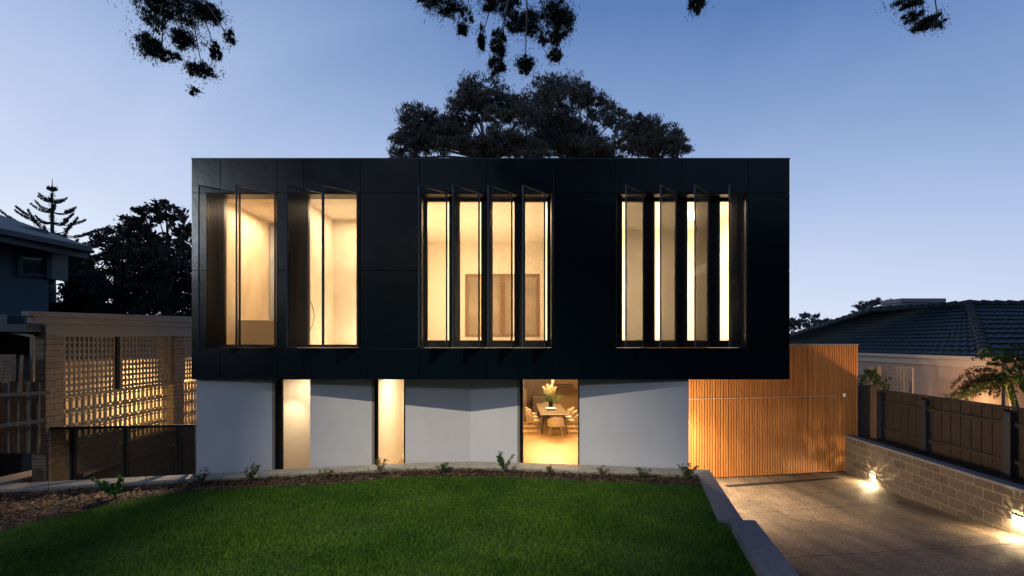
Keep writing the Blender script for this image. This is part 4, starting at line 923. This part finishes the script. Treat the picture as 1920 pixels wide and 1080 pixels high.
def cl_px(items, Z, dy=1.0, sx=0, sy=0):
    items = [(a+sx, b+sy, c, d) for a, b, c, d in items]
    return cl_px_(items, Z, dy)
def cl_px_(items, Z, dy=1.0):                          # (px, py, rx, ry) -> clumps at depth Z
    return [(P(px,py,Z)+Vector((0,random.uniform(-1,1)*dy,0)), (rx/F*Z, max(rx,ry)/F*Z*.8, ry/F*Z)) for px,py,rx,ry in items]
Zt = 26.
# three gums behind the roof
tree('gum_tree', 'broad gum tree with pale forked limbs behind the left middle of the black roof', P(905,700,Zt)+Vector((0,0,-2)), cl_px([(790,250,42,30),(765,280,30,22),(830,225,40,24),(905,190,44,28),(955,190,40,26),(885,175,30,18),(985,222,30,34),(870,230,26,24),(930,235,30,16),(815,255,50,26),(850,270,40,22),(905,285,36,18),(960,265,34,22),(800,295,46,16),(1000,290,30,20)], Zt, 1.5, 0, 8)+cl_px([(790,222,34,22),(770,245,30,20),(755,270,26,20),(745,288,20,14),(845,245,34,30),(900,255,30,16),(940,275,44,20),(1000,250,26,30),(880,205,40,22)], Zt, 1.5, 0, 8), M['gum'], M['bark'], .20, 3600, .24, 'gum trees behind the house roof', droop=(0,0,-.9), fork=P(915,300,Zt), asp=.22, shell=.3)
tree('gum_tree', 'tallest dense gum crown rising behind the centre of the black roof', P(1070,700,Zt+2)+Vector((0,0,-2)), cl_px([(1035,180,34,24),(1070,200,40,30),(1030,230,42,32),(1095,185,22,18),(1090,240,46,34),(1125,215,28,26),(1140,260,34,30),(1050,275,44,22),(1110,285,46,18),(1160,285,24,20)], Zt+2, 1.5, -6, 4)+cl_px([(1000,265,34,26),(1060,245,46,34),(1150,240,26,22),(1015,200,24,26)], Zt+2, 1.5, -6, 4), M['gum'], M['bark'], .20, 4000, .24, 'gum trees behind the house roof', droop=(0,0,-.9), fork=P(1080,305,Zt+2), asp=.22, shell=.3)
tree('gum_tree', 'smaller rounded gum crown behind the roof at the right of the tree group', P(1225,700,Zt+1)+Vector((0,0,-2)), cl_px([(1180,272,22,24),(1165,290,20,14),(1225,262,30,30),(1250,280,34,24),(1200,250,28,20),(1235,248,30,18),(1265,262,26,24),(1215,282,34,18),(1270,290,28,16)], Zt+1, 1.2, -16, 2), M['gum'], M['bark'], .20, 4400, .20, 'gum trees behind the house roof', droop=(0,0,-.9), fork=P(1230,300,Zt+1), asp=.22, shell=.3)
# dark evergreens on the left
Zl = 22.
tree('evergreen_tree', 'tall dense dark evergreen touching the left side of the black house', P(310,660,Zl), cl_px([(340,405,24,24),(300,420,30,24),(270,435,26,22),(330,450,40,34),(285,480,44,36),(345,500,40,36),(300,540,50,36),(350,570,44,34),(370,440,22,36),(320,520,50,40),(265,500,30,34),(310,585,60,30),(265,460,26,26)], Zl, 1.2), M['dark_leaf'], M['barkdark'], .20, 2000, .35, 'dark evergreens between the left houses', fork=P(312,560,Zl), asp=.45, shell=.1)
tree('evergreen_tree', 'wide dark evergreen left of the tallest one, beyond the slate house', P(220,660,Zl+2), cl_px([(235,425,24,16),(215,455,30,20),(250,465,34,28),(190,490,30,28),(235,510,40,32),(270,560,42,32),(215,545,36,24),(195,525,30,26),(255,530,44,34),(240,590,60,26),(225,480,40,30),(185,560,34,34)], Zl+2, 1.2), M['dark_leaf'], M['barkdark'], .20, 1900, .35, 'dark evergreens between the left houses', fork=P(222,560,Zl+2), asp=.45, shell=.1)
tree('evergreen_tree', 'low dark evergreen tucked behind the slate house corner below its eave', P(140,660,Zl-1), cl_px([(150,478,20,12),(125,500,28,26),(160,515,24,26),(130,550,34,34),(165,575,30,20),(145,535,40,36),(180,545,30,34),(120,590,40,26)], Zl-1, .8), M['dark_leaf'], M['barkdark'], .20, 2400, .3, 'dark evergreens between the left houses', fork=P(140,580,Zl-1), asp=.45, shell=.1)
# norfolk pine
npz = 34.; tp = P(98,335,npz); bp0 = P(98,660,npz)
pn_ = thing('norfolk_pine', 'norfolk pine with open tiers of upswept branches against the dusk sky at the left', 'tree', bp0); H_ = (tp-bp0).z
tk = MB().tube([(0,0,0),(0,0,H_*.6),(0,0,H_)], [.32,.14,.015], 8); br = []; rr = random.Random(11); npx = npz/F
for (ty, ln_, n_, up_a) in ((345,8,5,.30),(366,22,6,.5),(386,34,6,.50),(405,50,7,.42),(424,78,7,.40),(446,88,8,.30),(466,98,8,.22),(490,104,8,.16)):
    z0 = H_-(ty+12-335)*npx
    for k in range(n_):
        a = 2*math.pi*(k+rr.uniform(-.22,.22))/n_+ty*.37; L = ln_*npx*rr.uniform(.85,1.05)*1.08; pts_ = []
        for i in range(7):
            t = i/6; pts_.append(Vector((math.cos(a)*L*t, math.sin(a)*L*t, z0-.14*L*math.sin(t*math.pi)*.6+up_a*.72*L*t*t)))
        tk.tube(pts_, [.05,.045,.04,.032,.025,.018,.01], 5)
        for i in range(int(50+L*95)):
            t = rr.uniform(.42 if L > 1.2 else .05, 1)**.8; j = min(int(t*6),5); p = pts_[j].lerp(pts_[j+1], t*6-j)
            side = rr.gauss(0,.12)*L*.3*(1.25-t); br.append((p.x-math.sin(a)*side, p.y+math.cos(a)*side, p.z+rr.uniform(.0,.22)*(1.25-t*.7)))
br += [(rr.gauss(0,.10), rr.gauss(0,.10), H_*rr.uniform(.5,.96)) for _ in range(500)]
tk.build('trunk', M['barkdark'], pn_, smooth=True); np_mesh('crown', leafquads(np.array(br), .17, .24, droop=(0,0,.9)), 4, M['pine'], pn_)
# distant trees at the right
tree('distant_tree', 'dark wind-blown tree standing just left of the chimney over the tiled roof', P(1640,660,40), cl_px([(1608,572,16,9),(1628,580,20,10),(1655,570,18,9),(1668,562,12,9),(1675,580,18,6)], 40, 1), M['gum'], M['barkdark'], .30, 700, .25, fork=P(1640,600,40))
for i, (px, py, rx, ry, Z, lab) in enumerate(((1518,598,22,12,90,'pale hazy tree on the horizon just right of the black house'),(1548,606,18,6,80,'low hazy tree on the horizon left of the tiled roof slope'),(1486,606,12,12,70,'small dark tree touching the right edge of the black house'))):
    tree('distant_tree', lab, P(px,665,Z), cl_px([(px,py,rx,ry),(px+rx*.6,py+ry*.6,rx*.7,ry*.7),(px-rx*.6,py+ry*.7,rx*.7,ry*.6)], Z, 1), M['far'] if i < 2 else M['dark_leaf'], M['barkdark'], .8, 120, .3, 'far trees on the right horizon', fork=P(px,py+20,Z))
# far treeline
N = 9000; tx = RNG.uniform(-150, 190, N); 
tz = RNG.uniform(0, 1, N)**.7*(4.6+1.6*np.sin(tx*.21)+1.2*np.sin(tx*.057+1)); c = np.stack([tx, 100+RNG.uniform(-6,6,N), tz], 1)
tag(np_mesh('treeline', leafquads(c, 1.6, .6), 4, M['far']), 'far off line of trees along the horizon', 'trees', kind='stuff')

N = 26000; tx = RNG.uniform(-60, 60, N); c = np.stack([tx, -34+RNG.uniform(-3,3,N), RNG.uniform(0,1,N)**.8*(5.5+9.5/(1+np.exp(-(tx+13)/3))+1*np.sin(tx*.3)+.8*np.sin(tx*.13+1))], 1)  # unseen tree row, heights shaped to darken the cladding reflections and pass low sun
tag(np_mesh('treeline', leafquads(c, 1.3, .6), 4, M['dark_leaf']), 'unseen trees across the street behind the viewer, shaped to darken the cladding reflections', 'trees', kind='stuff')
# overhanging gum branches from the tree beside the camera
st_ = Vector((1.2, -13.5, 1.0)); ov = thing('street_gum', 'near gum tree whose drooping leafy branch tips hang into the top of the sky', 'tree', st_)
tr = MB(); fk = Vector((1.0,-12.5,9.5)); tr.tube([(0,0,0),(.2,.3,4.5),fk-st_], [.45,.36,.26], 10)
Zo = 7.0; V = []
hang = [ # (px, py, rx, ry, n)
 (285,18,30,20,420),(340,14,44,20,620),(395,26,22,12,380),(280,88,22,20,420),(303,100,14,10,160),(343,74,20,16,380),(405,98,10,15,190),(430,72,9,16,110),(380,133,24,11,260),(362,170,10,9,50),(330,108,10,8,80),(300,48,26,12,60),(370,60,34,24,60),
 (800,2,16,8,120),(835,8,34,14,420),(915,8,16,12,200),(868,54,12,10,170),(903,72,7,24,190),(935,82,14,24,360),(932,125,15,18,240),(985,122,17,14,280),(990,42,22,20,420),(965,45,14,18,260),(1040,22,28,18,480),(1055,45,20,22,420),(1042,72,12,14,200),(1040,105,12,10,170),(1018,70,8,14,90),(950,10,26,12,300),(1010,60,26,22,90),(875,30,12,22,90),
 (1306,8,15,16,320),(1705,4,26,7,200),(1712,30,16,8,150),(1732,45,18,9,220),(1758,40,14,16,120)]
limbs = [((fk), P(340,-120,Zo)),(fk, P(950,-140,Zo)),(fk, P(1300,-120,Zo)),(fk, P(1740,-130,Zo))]
for a, b in limbs: m_ = a.lerp(b,.5)+Vector((0,0,1.4)); tr.tube([a-st_, m_-st_, b-st_], [.16,.09,.04], 7)
for (px, py, rx, ry, n) in hang:
    Z = Zo+random.uniform(-.5,.5); c = P(px,py,Z); top = min((l[1] for l in limbs), key=lambda q: abs(q.x-c.x))
    mid = top.lerp(c,.6)+Vector((random.uniform(-.15,.15),0,random.uniform(-.05,.2)))
    if n > 100: tr.tube([top-st_, mid-st_, c-st_], [.020,.012,.005], 4)
    for q_ in range(5 if n > 100 else 2):
        e_ = c+Vector((random.gauss(0,.7)*rx, random.gauss(0,.4)*rx, -random.uniform(-.4,1.25)*ry))*(Z/F); s_t = c+Vector((random.gauss(0,.3)*rx,0,random.uniform(.2,1.4)*ry))*(Z/F)
        tr.tube([s_t-st_, s_t.lerp(e_,.5)+Vector((random.uniform(-.03,.03),0,.02))-st_, e_-st_], [.006,.004,.002], 4)
    rr3 = np.array((rx/F*Z, rx/F*Z, ry/F*Z)); V.append(leafquads(np.array(c-st_)+RNG.normal(size=(int(n*1.6),3))*rr3*.62, .05, .17, droop=(0,0,-.9)))
    V.append(leafquads(clumpcloud(np.array(c-st_), (rx/F*Z, rx/F*Z, ry/F*Z), n*6, sub=max(8,n//8), shell=.0), .05, .20, droop=(0,0,-.8)))
for (x, y, z, r_) in ((-1,-6.5,13,1.5),(2,-6.5,13,1.6),(0,-12,13.5,2.2),(3.5,-12.5,12.5,2.0)):
    V.append(leafquads(clumpcloud(np.array(Vector((x,y,z))-st_), (r_*1.1,r_*1.1,r_*.7), 5200, shell=.3), .16, .3, droop=(0,0,-.8))); tr.tube([fk-st_, Vector((x,y,z))-st_], [.12,.03], 5)
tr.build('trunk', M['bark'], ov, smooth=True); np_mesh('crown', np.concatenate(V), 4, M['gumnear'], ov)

# shrubs in the mulch bed
def shrub(px, py, h, w, m, label, n=60, leaf=.035):
    h *= 1.25; w *= 1.7; leaf *= 1.2; n = int(n*2.2); p = G(px, py, LZ); s = thing('young_shrub', label, 'shrub', p, 'young shrubs planted in the mulch bed'); st = MB(); L = []
    for k in range(6 if n > 30 else 4):
        a = RNG.uniform(0,6.28); e = Vector((math.cos(a)*w*.45*RNG.uniform(.3,1), math.sin(a)*w*.4, h*RNG.uniform(.65,1))); st.tube([(0,0,0),(e.x*.4,e.y*.4,e.z*.55),e], [.004,.003,.0015], 4)
        for j in range(n//5):
            t = RNG.uniform(.3,1.02); L.append((e.x*t**1.2+RNG.normal(0,.018), e.y*t**1.2+RNG.normal(0,.018), e.z*t+RNG.normal(0,.01)))
    st.build('stem', M['stem'], s); np_mesh('foliage', leafquads(np.array(L), leaf, .45), 4, m, s)
for a in ((218,934,.30,.42,M['shrubgreen'],'bushy bright green shrub at the left end of the mulch bed, clear of the house',230,.045),
 (376,908,.22,.2,M['shrub'],'small green shrub below the left corner of the white wall',60,.035),
 (468,907,.28,.22,M['shrub'],'upright yellow green shrub below the left white wall panel, before the first lit window',110,.035),
 (609,897,.15,.2,M['shrub'],'sparse pale sprig below the second white wall panel',34,.04),
 (712,892,.27,.2,M['shrubrust'],'reddish shrub at the foot of the second lit window',100,.032),
 (830,886,.16,.24,M['shrub'],'low spreading shrub below the folded part of the white wall, left of the fold',70,.035),
 (946,886,.34,.3,M['shrubgreen'],'tallest shrub with upright leafy stems beside the dining room window',150,.036),
 (1030,890,.14,.16,M['shrubrust'],'small pinkish shrub in front of the dining room window',60,.03),
 (1128,893,.14,.2,M['shrubrust'],'low brown tinged shrub below the right white wall, just right of the dining window',50,.03),
 (1205,895,.15,.18,M['shrub'],'sparse dark green shrub below the right half of the right white wall',44,.035),
 (1288,898,.22,.28,M['shrub'],'leafy shrub at the corner where the kerb meets the driveway wall',120,.035)): shrub(*a)
# seedlings in the planter
for i, (s, lab) in enumerate(((.9,'tiny groundcover plant nearest the cedar screen in the planter'),(1.7,'second tiny groundcover plant from the cedar screen in the planter'),(2.5,'third tiny groundcover plant from the cedar screen in the planter'),(3.2,'fourth tiny groundcover plant from the cedar screen in the planter'),(4.3,'tiny groundcover plant nearest the right edge in the planter'))):
    p = wp(s,.45,PZ-.1); t = thing('seedling', lab, 'plant', p, 'tiny plants in the planter'); L = RNG.normal(0,1,size=(50,3))*np.array((.07,.07,.02))+np.array((0,0,.04))
    np_mesh('foliage', leafquads(L, .035, .5), 4, M['shrub'], t)
# tree fern and bush at the right edge
tfn = thing('tree_fern', 'drooping brown and green fern fronds hanging over the right fence', 'fern', (11.3,1.6,.9)); tfo = Vector(tfn.location)
st = MB(); L = []; Lg = []; cB = P(1890,715,11.2)
for k in range(30):
    a = math.pi*(.62+.75*k/29)+RNG.normal(0,.12) if k < 18 else RNG.uniform(0,6.28); ln_ = RNG.uniform(1.0,2.0) if k < 18 else RNG.uniform(.6,1.2)
    up = RNG.uniform(-.05,.35); pts_ = [cB-tfo+Vector((math.cos(a)*ln_*t, -abs(math.sin(a))*ln_*.25*t*(1 if k%2 else -1), up*ln_*math.sin(t*2.2)-.38*ln_*t*t)) for t in [i/7 for i in range(8)]]
    st.tube(pts_, [.010,.010,.009,.008,.007,.006,.004,.002], 4)
    dest = L if k % 3 else Lg
    for i in range(190):
        t = RNG.uniform(.15,1); j = min(int(t*7),6); p = pts_[j].lerp(pts_[j+1], t*7-j); wd = .13*math.sin(min(1,t*1.15)*math.pi)**.6+.02
        dest.append((p.x+RNG.normal(0,.04), p.y+RNG.uniform(-wd,wd), p.z-abs(RNG.normal(0,wd*.45))))
st.tube([(0,0,0),(.1,.1,.5),cB-tfo], [.10,.09,.07], 7)
st.build('stem', M['stem'], tfn); np_mesh('dry_fronds', leafquads(np.array(L), .075, .22, droop=(0,0,-.9)), 4, M['frond'], tfn); np_mesh('green_fronds', leafquads(np.array(Lg), .075, .25, droop=(0,0,-.7)), 4, M['green_bush'], tfn)
tree('green_bush', 'green climbing bush at the roof corner above the fern at the right edge', (12.6,1.9,.9), [(P(1868,668,11),(.35,.3,.22)),(P(1905,680,11),(.42,.3,.32)),(P(1850,655,11.2),(.16,.1,.12)),(P(1925,655,10.8),(.3,.3,.25)),(P(1880,700,11),(.35,.3,.2)),(P(1940,720,10.8),(.4,.3,.3))], M['green_bush'], M['stem'], .075, 3800, .05, fork=P(1895,700,11), asp=.5, shell=.2, cat='bush')
